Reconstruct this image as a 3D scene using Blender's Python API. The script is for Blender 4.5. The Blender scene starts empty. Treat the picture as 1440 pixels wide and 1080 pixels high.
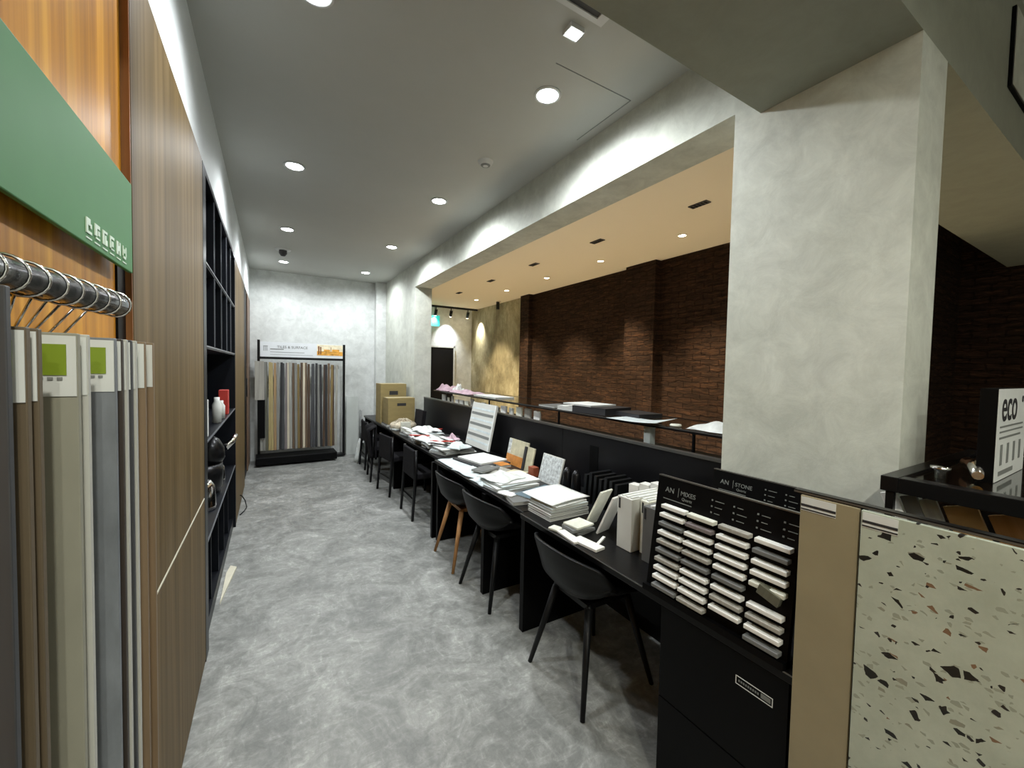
import bpy, bmesh, math, random
from mathutils import Vector, Matrix, Euler
PI = math.pi
random.seed(7)
sc = bpy.context.scene
COL = sc.collection

# ---------------------------------------------------------------- camera
CAM_F, YAW, PITCH, ROLL = 568.867, 0.53642176, -0.0369694, 0.02055725
cy, sy = math.cos(YAW), math.sin(YAW); cp, sp = math.cos(PITCH), math.sin(PITCH)
fwd = Vector((sy*cp, cy*cp, sp)); right = Vector((cy, -sy, 0)); up = right.cross(fwd)
c_, s_ = math.cos(ROLL), math.sin(ROLL)
r2 = c_*right + s_*up; u2 = -s_*right + c_*up
cd = bpy.data.cameras.new('camera'); cam = bpy.data.objects.new('camera', cd); COL.objects.link(cam)
cd.sensor_width = 36; cd.sensor_fit = 'HORIZONTAL'; cd.lens = CAM_F/1440*36; cd.clip_start = .01
M = Matrix.Identity(4)
for i in range(3):
    M[i][0] = r2[i]; M[i][1] = u2[i]; M[i][2] = -fwd[i]
M[2][3] = 1.5
cam.matrix_world = M
sc.camera = cam
# ---------------------------------------------------------------- world, exposure
w = bpy.data.worlds.new('world'); sc.world = w; w.use_nodes = True
w.node_tree.nodes['Background'].inputs[0].default_value = (.8, .9, 1, 1)
w.node_tree.nodes['Background'].inputs[1].default_value = .02
sc.view_settings.view_transform = 'Standard'; sc.view_settings.look = 'None'
sc.view_settings.exposure = 0.0; sc.view_settings.gamma = 1
sc.view_settings.use_curve_mapping = False
P_MAIN, P_SIDE, P_REAR, P_TRACK = 84, 400, 60, 60
COOL = (.93, .97, 1.0); WARM = (1.0, .80, .52)

def spot(name, loc, power, color, angle=150, blend=.9, rad=.04, rot=(0, 0, 0)):
    l = bpy.data.lights.new(name, 'SPOT'); l.energy = power; l.color = color
    l.spot_size = math.radians(angle); l.spot_blend = blend; l.shadow_soft_size = rad
    o = bpy.data.objects.new(name, l); o.location = loc; o.rotation_euler = rot; COL.objects.link(o)
    return o
H, H2, HR = 2.94, 2.93, 3.2          # ceilings: corridor, side room, behind the beam
MAIN_LIGHTS = [(x, y) for y in (1.79, 3.39, 4.99, 6.58) for x in (.145, 1.245)]
REAR_FILL_LIGHTS = [(.14, -.9), (1.3, -.9), (2.9, -1.2), (.14, -2.3), (1.3, -2.3)]  # unseen fill lamps added behind the camera, without ceiling fittings
SIDE_LIGHTS = [(3.68, y) for y in (2.78, 4.0, 5.2, 6.45, 7.72)] + [(3.68, 1.5)]
for x, y in MAIN_LIGHTS:      # the row beside the cabinets is set to a softer edge than the row beside the beam
    spot('spot_beam', (x, y, H-.03), P_MAIN*(.62 if y > 6 else .80 if x < 1 else 1.04), COOL, 152 if x < 1 and y < 6 else 170, .92 if x < 1 and y < 6 else .6)
for x, y in REAR_FILL_LIGHTS: spot('spot_beam', (x, y, HR-.03), P_REAR*(2.1 if x < 1 else .36), (1, .98, .86), 158, .7)  # added fill: brightens the orange panel, pillar side and slabs from behind
for x, y in SIDE_LIGHTS: spot('spot_beam', (x, y, H2-.03), P_SIDE, WARM, 78, .8)

# ---------------------------------------------------------------- materials
MATS = {}
def mat(name, col, rough=.5, metal=0, bump=None, noise=None, spec=.5, emit=None, alpha=None, trans=0, coat=0):
    """noise=(scale xyz, amount, detail): tonal variation of the surface's own colour; bump=(scale, strength)"""
    m = bpy.data.materials.new(name); m.use_nodes = True; nt = m.node_tree
    b = nt.nodes['Principled BSDF']
    b.inputs['Base Color'].default_value = (*col, 1); b.inputs['Roughness'].default_value = rough
    b.inputs['Metallic'].default_value = metal; b.inputs['Specular IOR Level'].default_value = spec
    b.inputs['Transmission Weight'].default_value = trans; b.inputs['Coat Weight'].default_value = coat
    if emit: b.inputs['Emission Color'].default_value = (*emit[0], 1); b.inputs['Emission Strength'].default_value = emit[1]
    tc = nt.nodes.new('ShaderNodeTexCoord')
    if noise:
        mp = nt.nodes.new('ShaderNodeMapping'); mp.inputs['Scale'].default_value = noise[0]
        nt.links.new(tc.outputs['Object'], mp.inputs[0])
        n = nt.nodes.new('ShaderNodeTexNoise'); n.inputs['Detail'].default_value = noise[2]; n.inputs['Scale'].default_value = 1
        n.inputs['Roughness'].default_value = .6
        nt.links.new(mp.outputs[0], n.inputs['Vector'])
        r = nt.nodes.new('ShaderNodeMapRange'); r.inputs[1].default_value = .3; r.inputs[2].default_value = .7
        r.inputs[3].default_value = 1-noise[1]; r.inputs[4].default_value = 1+noise[1]
        nt.links.new(n.outputs[0], r.inputs[0])
        mx = nt.nodes.new('ShaderNodeVectorMath'); mx.operation = 'SCALE'; mx.inputs[0].default_value = col
        nt.links.new(r.outputs[0], mx.inputs['Scale']); nt.links.new(mx.outputs[0], b.inputs['Base Color'])
    if bump:
        n2 = nt.nodes.new('ShaderNodeTexNoise'); n2.inputs['Scale'].default_value = bump[0]; n2.inputs['Detail'].default_value = 6
        nt.links.new(tc.outputs['Object'], n2.inputs['Vector'])
        bp = nt.nodes.new('ShaderNodeBump'); bp.inputs['Strength'].default_value = bump[1]; bp.inputs['Distance'].default_value = .01
        nt.links.new(n2.outputs[0], bp.inputs['Height']); nt.links.new(bp.outputs[0], b.inputs['Normal'])
    MATS[name] = m
    return m
def ramp(nt, src, stops):
    r = nt.nodes.new('ShaderNodeValToRGB'); e = r.color_ramp.elements
    while len(e) < len(stops): e.new(.5)
    for k, (p, c) in enumerate(stops): e[k].position = p; e[k].color = (*c, 1)
    nt.links.new(src, r.inputs[0]); return r.outputs[0]
def nz(nt, vec, scale, detail=6, rough=.6, dist=0):
    n = nt.nodes.new('ShaderNodeTexNoise'); n.inputs['Scale'].default_value = scale; n.inputs['Detail'].default_value = detail
    n.inputs['Roughness'].default_value = rough; n.inputs['Distortion'].default_value = dist
    nt.links.new(vec, n.inputs['Vector']); return n.outputs[0]
def mapping(nt, sc_, rot=(0, 0, 0)):
    tc = nt.nodes.new('ShaderNodeTexCoord'); mp = nt.nodes.new('ShaderNodeMapping')
    mp.inputs['Scale'].default_value = sc_; mp.inputs['Rotation'].default_value = rot
    nt.links.new(tc.outputs['Object'], mp.inputs[0]); return mp.outputs[0]
def mixc(nt, fac, a, b, mode='MIX'):
    m = nt.nodes.new('ShaderNodeMix'); m.data_type = 'RGBA'; m.blend_type = mode
    for sock, v in ((m.inputs[0], fac), (m.inputs[6], a), (m.inputs[7], b)):
        if isinstance(v, (int, float)): sock.default_value = v
        elif isinstance(v, tuple): sock.default_value = (*v, 1)
        else: nt.links.new(v, sock)
    return m.outputs[2]
def bump(nt, h, strength, dist=.01):
    bp = nt.nodes.new('ShaderNodeBump'); bp.inputs['Strength'].default_value = strength; bp.inputs['Distance'].default_value = dist
    nt.links.new(h, bp.inputs['Height']); nt.links.new(bp.outputs[0], nt.nodes['Principled BSDF'].inputs['Normal'])

def plaster(name, c0, c1, rough=.75, scale=1.0, fine=1.0):
    m = mat(name, c0, rough, spec=.3); nt = m.node_tree; b = nt.nodes['Principled BSDF']
    v = mapping(nt, (scale,)*3)
    a = nz(nt, v, 1.3, 10, .66, .5); f = nz(nt, v, 8, 12, .72, .5)
    col = ramp(nt, a, [(.3, c0), (.7, c1)])
    f2 = ramp(nt, f, [(.35, (1-.16*fine,)*3), (.65, (1+.08*fine,)*3)])
    out = mixc(nt, 1.0, col, f2, 'MULTIPLY')
    nt.links.new(out, b.inputs['Base Color']); bump(nt, f, .25*fine, .006)
    return m
plaster('concrete_wall', (.58, .60, .58), (.70, .72, .70))
plaster('concrete_column', (.50, .52, .455), (.61, .63, .57))
plaster('ceiling_grey', (.45, .455, .425), (.48, .485, .455), scale=.3, fine=.15)
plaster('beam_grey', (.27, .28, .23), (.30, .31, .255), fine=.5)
plaster('white_wall', (.62, .65, .64), (.68, .70, .69), scale=.4, fine=.2)
mat('ceiling_beige', (.86, .78, .64), .9)
# polished cement floor with trowel swirls
m = mat('cement_floor', (.3, .3, .3), .45); nt = m.node_tree; b = nt.nodes['Principled BSDF']
v = mapping(nt, (1, 1, 1)); a = nz(nt, v, 1.3, 5, .6, .6); s1 = nz(nt, v, 3.0, 14, .74, 1.1); s2 = nz(nt, v, 13, 12, .75, 1.0)
v3 = mapping(nt, (9, 26, 1), (0, 0, .6)); s3 = nz(nt, v3, 1, 8, .7, 1.4)
v4 = mapping(nt, (24, 10, 1), (0, 0, .25)); s4 = nz(nt, v4, 1, 8, .7, 1.4)
col = ramp(nt, s1, [(.32, (.13, .134, .125)), (.47, (.21, .215, .20)), (.58, (.29, .295, .277)), (.70, (.40, .405, .385))])
col = mixc(nt, 1.0, col, ramp(nt, a, [(.3, (.84,)*3), (.7, (1.10,)*3)]), 'MULTIPLY')
col = mixc(nt, 1.0, col, ramp(nt, s2, [(.3, (.78,)*3), (.5, (1.0,)*3), (.7, (1.25,)*3)]), 'MULTIPLY')
col = mixc(nt, 1.0, col, ramp(nt, s3, [(.35, (.90,)*3), (.55, (1.0,)*3), (.68, (1.35,)*3)]), 'MULTIPLY')
col = mixc(nt, 1.0, col, ramp(nt, s4, [(.35, (.90,)*3), (.55, (1.0,)*3), (.68, (1.30,)*3)]), 'MULTIPLY')
nt.links.new(col, b.inputs['Base Color'])
rr = nt.nodes.new('ShaderNodeMapRange'); rr.inputs[3].default_value = .38; rr.inputs[4].default_value = .62
nt.links.new(s1, rr.inputs[0]); nt.links.new(rr.outputs[0], b.inputs['Roughness']); bump(nt, s2, .15, .004)
# vertical grain woods (grain along z)
def wood(name, c0, c1, c2, sx=38, rough=.42, knots=False, metal=0):
    m = mat(name, c0, rough, spec=.14); nt = m.node_tree; b = nt.nodes['Principled BSDF']
    v = mapping(nt, (sx, sx, .8)); a = nz(nt, v, 1.0, 6, .55, .3)
    v2 = mapping(nt, (sx*.2, sx*.2, .25)); d = nz(nt, v2, 1.0, 3, .5, .4 if not knots else 1.6)
    col = ramp(nt, a, [(.3, c0), (.5, c1), (.72, c2)])
    col = mixc(nt, 1.0, col, ramp(nt, d, [(.3, (.80,)*3), (.7, (1.15,)*3)]), 'MULTIPLY')
    nt.links.new(col, b.inputs['Base Color']); bump(nt, a, .15, .003); return m
wood('walnut_laminate', (.075, .046, .015), (.122, .080, .030), (.180, .122, .055), 30, .5)
wood('brown_laminate', (.12, .075, .05), (.17, .11, .075), (.23, .16, .11), 40)
wood('orange_oak', (.38, .145, .006), (.54, .225, .012), (.72, .345, .030), 34, .38, True)
wood('edge_wood', (.22, .09, .03), (.32, .14, .05), (.40, .18, .07), 34)
wood('leg_oak', (.32, .16, .06), (.42, .22, .09), (.50, .28, .13), 30)
def brickmat(name, tone):
    m = mat(name, (.05, .02, .015), .9, spec=.15); nt = m.node_tree; b = nt.nodes['Principled BSDF']
    tc = nt.nodes.new('ShaderNodeTexCoord')
    sep = nt.nodes.new('ShaderNodeSeparateXYZ'); nt.links.new(tc.outputs['Object'], sep.inputs[0])
    ad = nt.nodes.new('ShaderNodeMath'); ad.operation = 'ADD'; nt.links.new(sep.outputs[0], ad.inputs[0]); nt.links.new(sep.outputs[1], ad.inputs[1])
    cmb = nt.nodes.new('ShaderNodeCombineXYZ'); nt.links.new(ad.outputs[0], cmb.inputs[0]); nt.links.new(sep.outputs[2], cmb.inputs[1])
    wob = nz(nt, cmb.outputs[0], 9, 4, .6)
    vm = nt.nodes.new('ShaderNodeVectorMath'); vm.operation = 'MULTIPLY_ADD'; nt.links.new(wob, vm.inputs[0])
    vm.inputs[1].default_value = (.05, .09, 0); nt.links.new(cmb.outputs[0], vm.inputs[2])
    br = nt.nodes.new('ShaderNodeTexBrick'); nt.links.new(vm.outputs[0], br.inputs['Vector'])
    br.inputs['Color1'].default_value = (*[t*1.0 for t in tone], 1); br.inputs['Color2'].default_value = (*[t*1.4 for t in tone], 1)
    br.inputs['Mortar'].default_value = (tone[0]*.8, tone[1]*.75, tone[2]*.75, 1)
    br.inputs['Scale'].default_value = 1; br.inputs['Brick Width'].default_value = .22; br.inputs['Row Height'].default_value = .065
    br.inputs['Mortar Size'].default_value = .008; br.inputs['Mortar Smooth'].default_value = .6
    st = nt.nodes.new('ShaderNodeMapping'); st.inputs['Scale'].default_value = (5, 34, 1); nt.links.new(cmb.outputs[0], st.inputs[0])
    n = nz(nt, st.outputs[0], 1, 8, .7, 1.2)
    col = mixc(nt, 1.0, br.outputs[0], ramp(nt, n, [(.3, (.35,)*3), (.52, (1.0,)*3), (.68, (2.6, 2.3, 1.9))]), 'MULTIPLY')
    nt.links.new(col, b.inputs['Base Color'])
    mm = nt.nodes.new('ShaderNodeMath'); mm.operation = 'SUBTRACT'; nt.links.new(n, mm.inputs[0]); nt.links.new(br.outputs[1], mm.inputs[1])
    bump(nt, mm.outputs[0], 1.0, .02)
    return m
brickmat('brick_dark', (.026, .0142, .0088))
# aged patchy concrete (side room)
m = mat('aged_concrete', (.3, .28, .2), .8); nt = m.node_tree; b = nt.nodes['Principled BSDF']
v = mapping(nt, (1, 1, .6)); a = nz(nt, v, 2.0, 12, .74, .35)
nt.links.new(ramp(nt, a, [(.34, (.16, .14, .085)), (.5, (.34, .31, .20)), (.66, (.60, .56, .40))]), b.inputs['Base Color']); bump(nt, a, .3)
# terrazzo slab: pale grey green with dark, brown and grey chips
m = mat('terrazzo', (.5, .52, .45), .28); nt = m.node_tree; b = nt.nodes['Principled BSDF']
v0 = mapping(nt, (1, 1, 1))
wb = nt.nodes.new('ShaderNodeTexNoise'); wb.inputs['Scale'].default_value = 60; nt.links.new(v0, wb.inputs['Vector'])
vm = nt.nodes.new('ShaderNodeVectorMath'); vm.operation = 'MULTIPLY_ADD'; nt.links.new(wb.outputs['Color'], vm.inputs[0]); vm.inputs[1].default_value = (.006,)*3; nt.links.new(v0, vm.inputs[2])
def chips(scale, keep, edge, stretch, off):
    """a share of the cells of a Voronoi pattern become angular chips, shrunk by a cell's own margin"""
    mp = nt.nodes.new('ShaderNodeMapping'); mp.inputs['Scale'].default_value = stretch; mp.inputs['Location'].default_value = off
    mp.inputs['Rotation'].default_value = (.12, 0, 0); nt.links.new(vm.outputs[0], mp.inputs[0])
    sp = nt.nodes.new('ShaderNodeSeparateXYZ'); nt.links.new(mp.outputs[0], sp.inputs[0])
    cm_ = nt.nodes.new('ShaderNodeCombineXYZ'); nt.links.new(sp.outputs[1], cm_.inputs[0]); nt.links.new(sp.outputs[2], cm_.inputs[1])
    vs = []
    for feat in ('F1', 'DISTANCE_TO_EDGE'):
        vo = nt.nodes.new('ShaderNodeTexVoronoi'); vo.voronoi_dimensions = '2D'; vo.feature = feat; vo.inputs['Scale'].default_value = scale
        nt.links.new(cm_.outputs[0], vo.inputs['Vector']); vs.append(vo)
    sx = nt.nodes.new('ShaderNodeSeparateColor'); nt.links.new(vs[0].outputs['Color'], sx.inputs[0])
    th = nt.nodes.new('ShaderNodeMath'); th.operation = 'MULTIPLY_ADD'; th.inputs[1].default_value = edge; th.inputs[2].default_value = .06; nt.links.new(sx.outputs[1], th.inputs[0])
    lt = nt.nodes.new('ShaderNodeMath'); lt.operation = 'GREATER_THAN'; nt.links.new(vs[1].outputs['Distance'], lt.inputs[0]); nt.links.new(th.outputs[0], lt.inputs[1])
    k = nt.nodes.new('ShaderNodeMath'); k.operation = 'LESS_THAN'; nt.links.new(sx.outputs[0], k.inputs[0]); k.inputs[1].default_value = keep
    mu = nt.nodes.new('ShaderNodeMath'); mu.operation = 'MULTIPLY'; nt.links.new(lt.outputs[0], mu.inputs[0]); nt.links.new(k.outputs[0], mu.inputs[1])
    return mu.outputs[0]
base = ramp(nt, nz(nt, v0, 7, 8, .7), [(.3, (.355, .39, .315)), (.7, (.46, .50, .415))])
col = mixc(nt, chips(95, .12, .30, (1, .85, 1.25), (3, 1, 5)), base, (.29, .31, .245))
col = mixc(nt, chips(62, .035, .30, (1, .85, 1.2), (1, 7, 2)), col, (.25, .25, .19))
col = mixc(nt, chips(72, .03, .30, (1, .9, 1.2), (1, 4, 2)), col, (.20, .12, .07))
col = mixc(nt, chips(50, .095, .30, (1, .85, 1.15), (8, 3, 4)), col, (.012, .014, .014))
col = mixc(nt, chips(105, .05, .30, (1, .9, 1.1), (5, 5, 1)), col, (.02, .02, .02))
nt.links.new(col, b.inputs['Base Color'])

mat('bounce_floor', (.60, .57, .49), .6, noise=((2, 2, 2), .06, 5))  # unseen floor, made pale to bounce light up to the beige ceiling
mat('black_laminate', (.0018, .0018, .002), .45, spec=.12, noise=((3, 3, 3), .2, 4))
mat('desk_black', (.004, .004, .0045), .34, spec=.22, noise=((4, 4, 4), .3, 4), bump=(40, .05))
mat('divider_black', (.005, .005, .006), .38, spec=.25, noise=((2, 2, 2), .25, 4))
mat('black_metal', (.012, .012, .013), .3, .6, noise=((5, 5, 5), .15, 3))
mat('black_plastic', (.005, .0055, .006), .45, spec=.22, noise=((6, 6, 6), .15, 3), bump=(300, .05))
mat('black_fabric', (.008, .0075, .009), .9, spec=.2, noise=((20, 20, 20), .3, 6), bump=(90, .4))
mat('charcoal', (.045, .045, .048), .6, noise=((6, 6, 6), .2, 4))
mat('shelf_dark', (.0045, .0055, .008), .36, spec=.2, noise=((5, 5, 5), .2, 3))
mat('shelf_edge', (.16, .17, .19), .35, .4, noise=((8, 8, 8), .1, 3))
mat('rail_edge', (.17, .17, .16), .3, .7, noise=((8, 8, 8), .1, 3))
mat('rail_tube', (.012, .013, .015), .25, 0, noise=((6, 6, 6), .2, 4), coat=.3)
mat('chrome', (.72, .70, .68), .14, 1, noise=((9, 9, 9), .05, 3))
mat('glass', (.85, .9, .88), .05, 0, trans=1.0, noise=((4, 4, 4), .02, 2))
mat('light_lens', (1, 1, 1), .5, emit=(COOL, 45), noise=((4, 4, 4), .01, 2))
mat('light_lens_warm', (1, .9, .7), .5, emit=((1, .86, .66), 30), noise=((4, 4, 4), .01, 2))
mat('trim_white', (.62, .63, .62), .5, noise=((6, 6, 6), .04, 3))
mat('trim_beige', (.62, .55, .44), .6, noise=((6, 6, 6), .04, 3))
mat('sign_green', (.060, .205, .064), .5, spec=.15, noise=((2, 2, 2), .12, 5))
mat('icon_white', (.62, .74, .60), .5, noise=((9, 9, 9), .05, 3))
mat('card_white', (.62, .64, .62), .55, noise=((9, 9, 9), .05, 3))
mat('card_green', (.185, .265, .012), .5, noise=((9, 9, 9), .08, 3))
mat('ink_grey', (.20, .21, .20), .6, noise=((9, 9, 9), .05, 3))
mat('ink_black', (.02, .02, .022), .6, noise=((9, 9, 9), .05, 3))
mat('print_grey', (.17, .18, .17), .6, noise=((9, 9, 9), .05, 3))
mat('paper', (.72, .74, .72), .65, noise=((5, 5, 5), .06, 5))
mat('paper_cool', (.58, .65, .66), .6, noise=((9, 9, 9), .18, 6))
mat('paper_print', (.50, .53, .53), .55, noise=((45, 12, 45), .55, 6))
mat('paper_edge', (.50, .51, .48), .7, noise=((2, 2, 160), .35, 2))
mat('tile_cream', (.66, .67, .58), .5, noise=((30, 30, 30), .12, 8))
mat('tile_white', (.74, .74, .70), .45, noise=((12, 12, 12), .08, 8))
mat('tile_grey', (.13, .135, .13), .6, noise=((14, 14, 14), .2, 8))
mat('tile_taupe', (.27, .23, .14), .5, noise=((6, 6, 6), .08, 8))
mat('file_white', (.60, .61, .57), .5, noise=((4, 4, 4), .05, 4))
mat('file_grey', (.14, .145, .14), .6, noise=((6, 6, 6), .1, 4))
mat('blue_cover', (.10, .16, .20), .45, noise=((5, 5, 5), .1, 4))
mat('tan_cover', (.50, .47, .33), .5, noise=((16, 16, 16), .25, 5))
mat('orange_cover', (.50, .20, .04), .5, noise=((16, 16, 16), .3, 5))
mat('red_cover', (.42, .03, .02), .5, noise=((16, 16, 16), .1, 5))
mat('rust_cover', (.28, .07, .03), .6, noise=((16, 16, 16), .2, 5))
mat('cardboard', (.27, .21, .085), .8, noise=((5, 5, 18), .12, 5))
mat('cardboard_tan', (.36, .22, .09), .75, noise=((8, 8, 20), .12, 5))
mat('carton_tape', (.50, .46, .36), .5, noise=((8, 8, 8), .06, 3))
mat('cane', (.50, .44, .33), .75, noise=((40, 40, 40), .35, 6), bump=(80, .4))
mat('pink_cloth', (.50, .36, .42), .8, noise=((14, 14, 14), .25, 6), bump=(40, .4))
mat('plastic_bag', (.72, .76, .74), .25, noise=((16, 16, 16), .15, 6), bump=(30, .6))
mat('exit_teal', (.02, .42, .40), .5, emit=((.03, .70, .62), .55), noise=((9, 9, 9), .04, 3))
mat('exit_white', (.8, .9, .9), .5, emit=((.7, 1, .95), .9), noise=((9, 9, 9), .04, 3))
mat('banner_white', (.72, .75, .77), .5, noise=((4, 4, 4), .04, 3))
mat('picture_orange', (.62, .30, .04), .5, noise=((18, 18, 30), .5, 6))
mat('picture_cream', (.78, .70, .50), .5, noise=((18, 18, 30), .2, 6))
mat('bottle_amber', (.20, .07, .015), .3, noise=((9, 9, 9), .1, 3))
mat('pale_board', (.52, .55, .52), .6, noise=((4, 4, 4), .06, 4))
mat('pale_strip', (.60, .57, .45), .6, noise=((8, 8, 8), .08, 4))
mat('wire_grey', (.14, .145, .15), .4, .6, noise=((8, 8, 8), .1, 3))
mat('door_black', (.003, .003, .0035), .6, spec=.2, noise=((4, 4, 4), .2, 3))
STRIP = {'taupe_grey': (.30, .30, .27), 'olive_dark': (.10, .10, .07), 'yellow_oak': (.36, .29, .13), 'tan_oak': (.34, .22, .11), 'dark_grey': (.06, .062, .066),
 'black_oak': (.022, .022, .024), 'mauve_grey': (.19, .165, .165), 'cream': (.58, .52, .40), 'mid_brown': (.13, .085, .05), 'deep_brown': (.075, .045, .028),
 'slate': (.055, .057, .062), 'stone_grey': (.22, .22, .20), 'ash': (.34, .33, .29), 'brass_oak': (.20, .14, .05)}
for k, c in STRIP.items(): mat('strip_'+k, c, .5, noise=((60, 60, 2.5), .22, 5))
mat('plank_beige', (.26, .255, .20), .55, noise=((10, 10, 4), .10, 7))
mat('plank_blue_grey', (.165, .18, .195), .5, noise=((30, 30, 10), .22, 8))
mat('plank_dark', (.040, .042, .046), .5, noise=((40, 40, 2), .25, 6))
mat('plank_brown', (.10, .075, .045), .5, noise=((40, 40, 2), .25, 6))
mat('plank_dark_brown', (.035, .026, .02), .5, noise=((40, 40, 2), .25, 6))
mat('plank_pale', (.44, .44, .40), .5, noise=((40, 40, 2), .08, 6))
mat('plank_oak', (.19, .13, .075), .5, noise=((40, 40, 2), .2, 6))

# ---------------------------------------------------------------- mesh helpers
class MB:
    def __init__(s): s.v = []; s.f = []; s.sm = []
    def add(s, vs, fs, smooth=False):
        n = len(s.v); s.v += [tuple(p) for p in vs]
        for f in fs: s.f.append([i+n for i in f]); s.sm.append(smooth)
        return s
    def box(s, x0, x1, y0, y1, z0, z1, mtx=None):
        vs = [Vector((x, y, z)) for x in (x0, x1) for y in (y0, y1) for z in (z0, z1)]
        if mtx: vs = [mtx @ v for v in vs]
        return s.add(vs, [(0, 1, 3, 2), (4, 6, 7, 5), (0, 4, 5, 1), (2, 3, 7, 6), (0, 2, 6, 4), (1, 5, 7, 3)])
    def cb(s, c, d, rot=(0, 0, 0)):
        m_ = Matrix.Translation(c) @ Euler(rot).to_matrix().to_4x4()
        return s.box(-d[0]/2, d[0]/2, -d[1]/2, d[1]/2, -d[2]/2, d[2]/2, m_)
    def tube(s, pts, r, n=10, cap=True, closed=False):
        pts = [Vector(p) for p in pts]; rs = r if isinstance(r, (list, tuple)) else [r]*len(pts)
        vs = []; N = len(pts); prev = None
        for i, p in enumerate(pts):
            if closed: t = pts[(i+1) % N]-pts[i-1]
            else: t = pts[min(i+1, N-1)]-pts[max(i-1, 0)]
            t.normalize()
            a = prev if prev is not None else (Vector((0, 0, 1)) if abs(t.z) < .9 else Vector((1, 0, 0)))
            u = (a-t*a.dot(t)).normalized(); prev = u; w_ = t.cross(u)
            vs += [p+(u*math.cos(2*PI*k/n)+w_*math.sin(2*PI*k/n))*rs[i] for k in range(n)]
        fs = []
        for i in range(N if closed else N-1):
            j = (i+1) % N
            for k in range(n): fs.append((i*n+k, i*n+(k+1) % n, j*n+(k+1) % n, j*n+k))
        s.add(vs, fs, True)
        if cap and not closed:
            base = len(s.v)-N*n
            s.f.append([base+k for k in range(n)][::-1]); s.sm.append(False)
            s.f.append([base+(N-1)*n+k for k in range(n)]); s.sm.append(False)
        return s
    def lathe(s, prof, c=(0, 0, 0), n=24):
        vs = [(c[0]+r*math.cos(2*PI*k/n), c[1]+r*math.sin(2*PI*k/n), c[2]+z) for r, z in prof for k in range(n)]
        fs = [(i*n+k, i*n+(k+1) % n, (i+1)*n+(k+1) % n, (i+1)*n+k) for i in range(len(prof)-1) for k in range(n)]
        return s.add(vs, fs, True)
    def grid(s, fn, nu, nv, smooth=True):
        vs = [fn(i/nu, j/nv) for i in range(nu+1) for j in range(nv+1)]
        fs = [(i*(nv+1)+j, (i+1)*(nv+1)+j, (i+1)*(nv+1)+j+1, i*(nv+1)+j+1) for i in range(nu) for j in range(nv)]
        return s.add(vs, fs, smooth)
    def build(s, name, m_, parent=None, bevel=0, solid=0, sub=0, flip=False):
        me = bpy.data.meshes.new(name); me.from_pydata(s.v, [], s.f)
        me.polygons.foreach_set('use_smooth', s.sm); me.materials.append(MATS[m_])
        bm = bmesh.new(); bm.from_mesh(me); bmesh.ops.recalc_face_normals(bm, faces=bm.faces); bm.to_mesh(me); bm.free()
        me.update()
        o = bpy.data.objects.new(name, me); COL.objects.link(o)
        if parent: o.parent = parent
        if solid: q = o.modifiers.new('s', 'SOLIDIFY'); q.thickness = solid; q.offset = 0
        if sub: q = o.modifiers.new('u', 'SUBSURF'); q.levels = sub; q.render_levels = sub
        if bevel: q = o.modifiers.new('b', 'BEVEL'); q.width = bevel; q.segments = 2; q.limit_method = 'ANGLE'
        return o
def thing(name, label, cat, loc=(0, 0, 0), rot=(0, 0, 0), group=None):
    o = bpy.data.objects.new(name, None); COL.objects.link(o); o.location = loc; o.rotation_euler = rot
    o.empty_display_size = .05
    return tag(o, label, cat, group)
def tag(o, label, cat, group=None):
    o['label'] = label; o['category'] = cat
    if group: o['group'] = group
    return o
def structure(o): o['kind'] = 'structure'; return o
def dup(root, loc=None, rot=None, label=None):
    def cp(o, par):
        c = o.copy(); COL.objects.link(c)
        if par is not None: c.parent = par
        for ch in list(o.children): cp(ch, c)
        return c
    r = cp(root, None)
    if loc is not None: r.location = loc
    if rot is not None: r.rotation_euler = rot
    if label: r['label'] = label
    return r
def block(name, label, cat, c, d, m_, rot=(0, 0, 0), group=None, bevel=.0015):
    """one solid thing whose origin is the centre of its underside"""
    o = MB().box(-d[0]/2, d[0]/2, -d[1]/2, d[1]/2, 0, d[2]).build(name, m_, bevel=bevel)
    o.location = c; o.rotation_euler = rot
    return tag(o, label, cat, group)
def text(name, s, size, m_, parent, mtx, thick=.0006, bold=0):
    cu = bpy.data.curves.new(name, 'FONT'); cu.body = s; cu.size = size; cu.extrude = thick; cu.offset = bold
    to = bpy.data.objects.new(name, cu); COL.objects.link(to)
    bpy.context.view_layer.update()
    me = bpy.data.meshes.new_from_object(to.evaluated_get(bpy.context.evaluated_depsgraph_get()))
    bpy.data.objects.remove(to); me.materials.clear(); me.materials.append(MATS[m_])
    me.transform(mtx)
    o = bpy.data.objects.new(name, me); COL.objects.link(o); o.parent = parent
    return o
# text planes: reading direction, up direction
def frame(o, r_, u_):
    r_ = Vector(r_).normalized(); u_ = Vector(u_).normalized(); n_ = r_.cross(u_)
    m_ = Matrix.Identity(4)
    for i in range(3): m_[i][0] = r_[i]; m_[i][1] = u_[i]; m_[i][2] = n_[i]; m_[i][3] = o[i]
    return m_
ORD = ['first', 'second', 'third', 'fourth', 'fifth', 'sixth', 'seventh', 'eighth', 'ninth', 'tenth', 'eleventh', 'twelfth']

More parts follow.
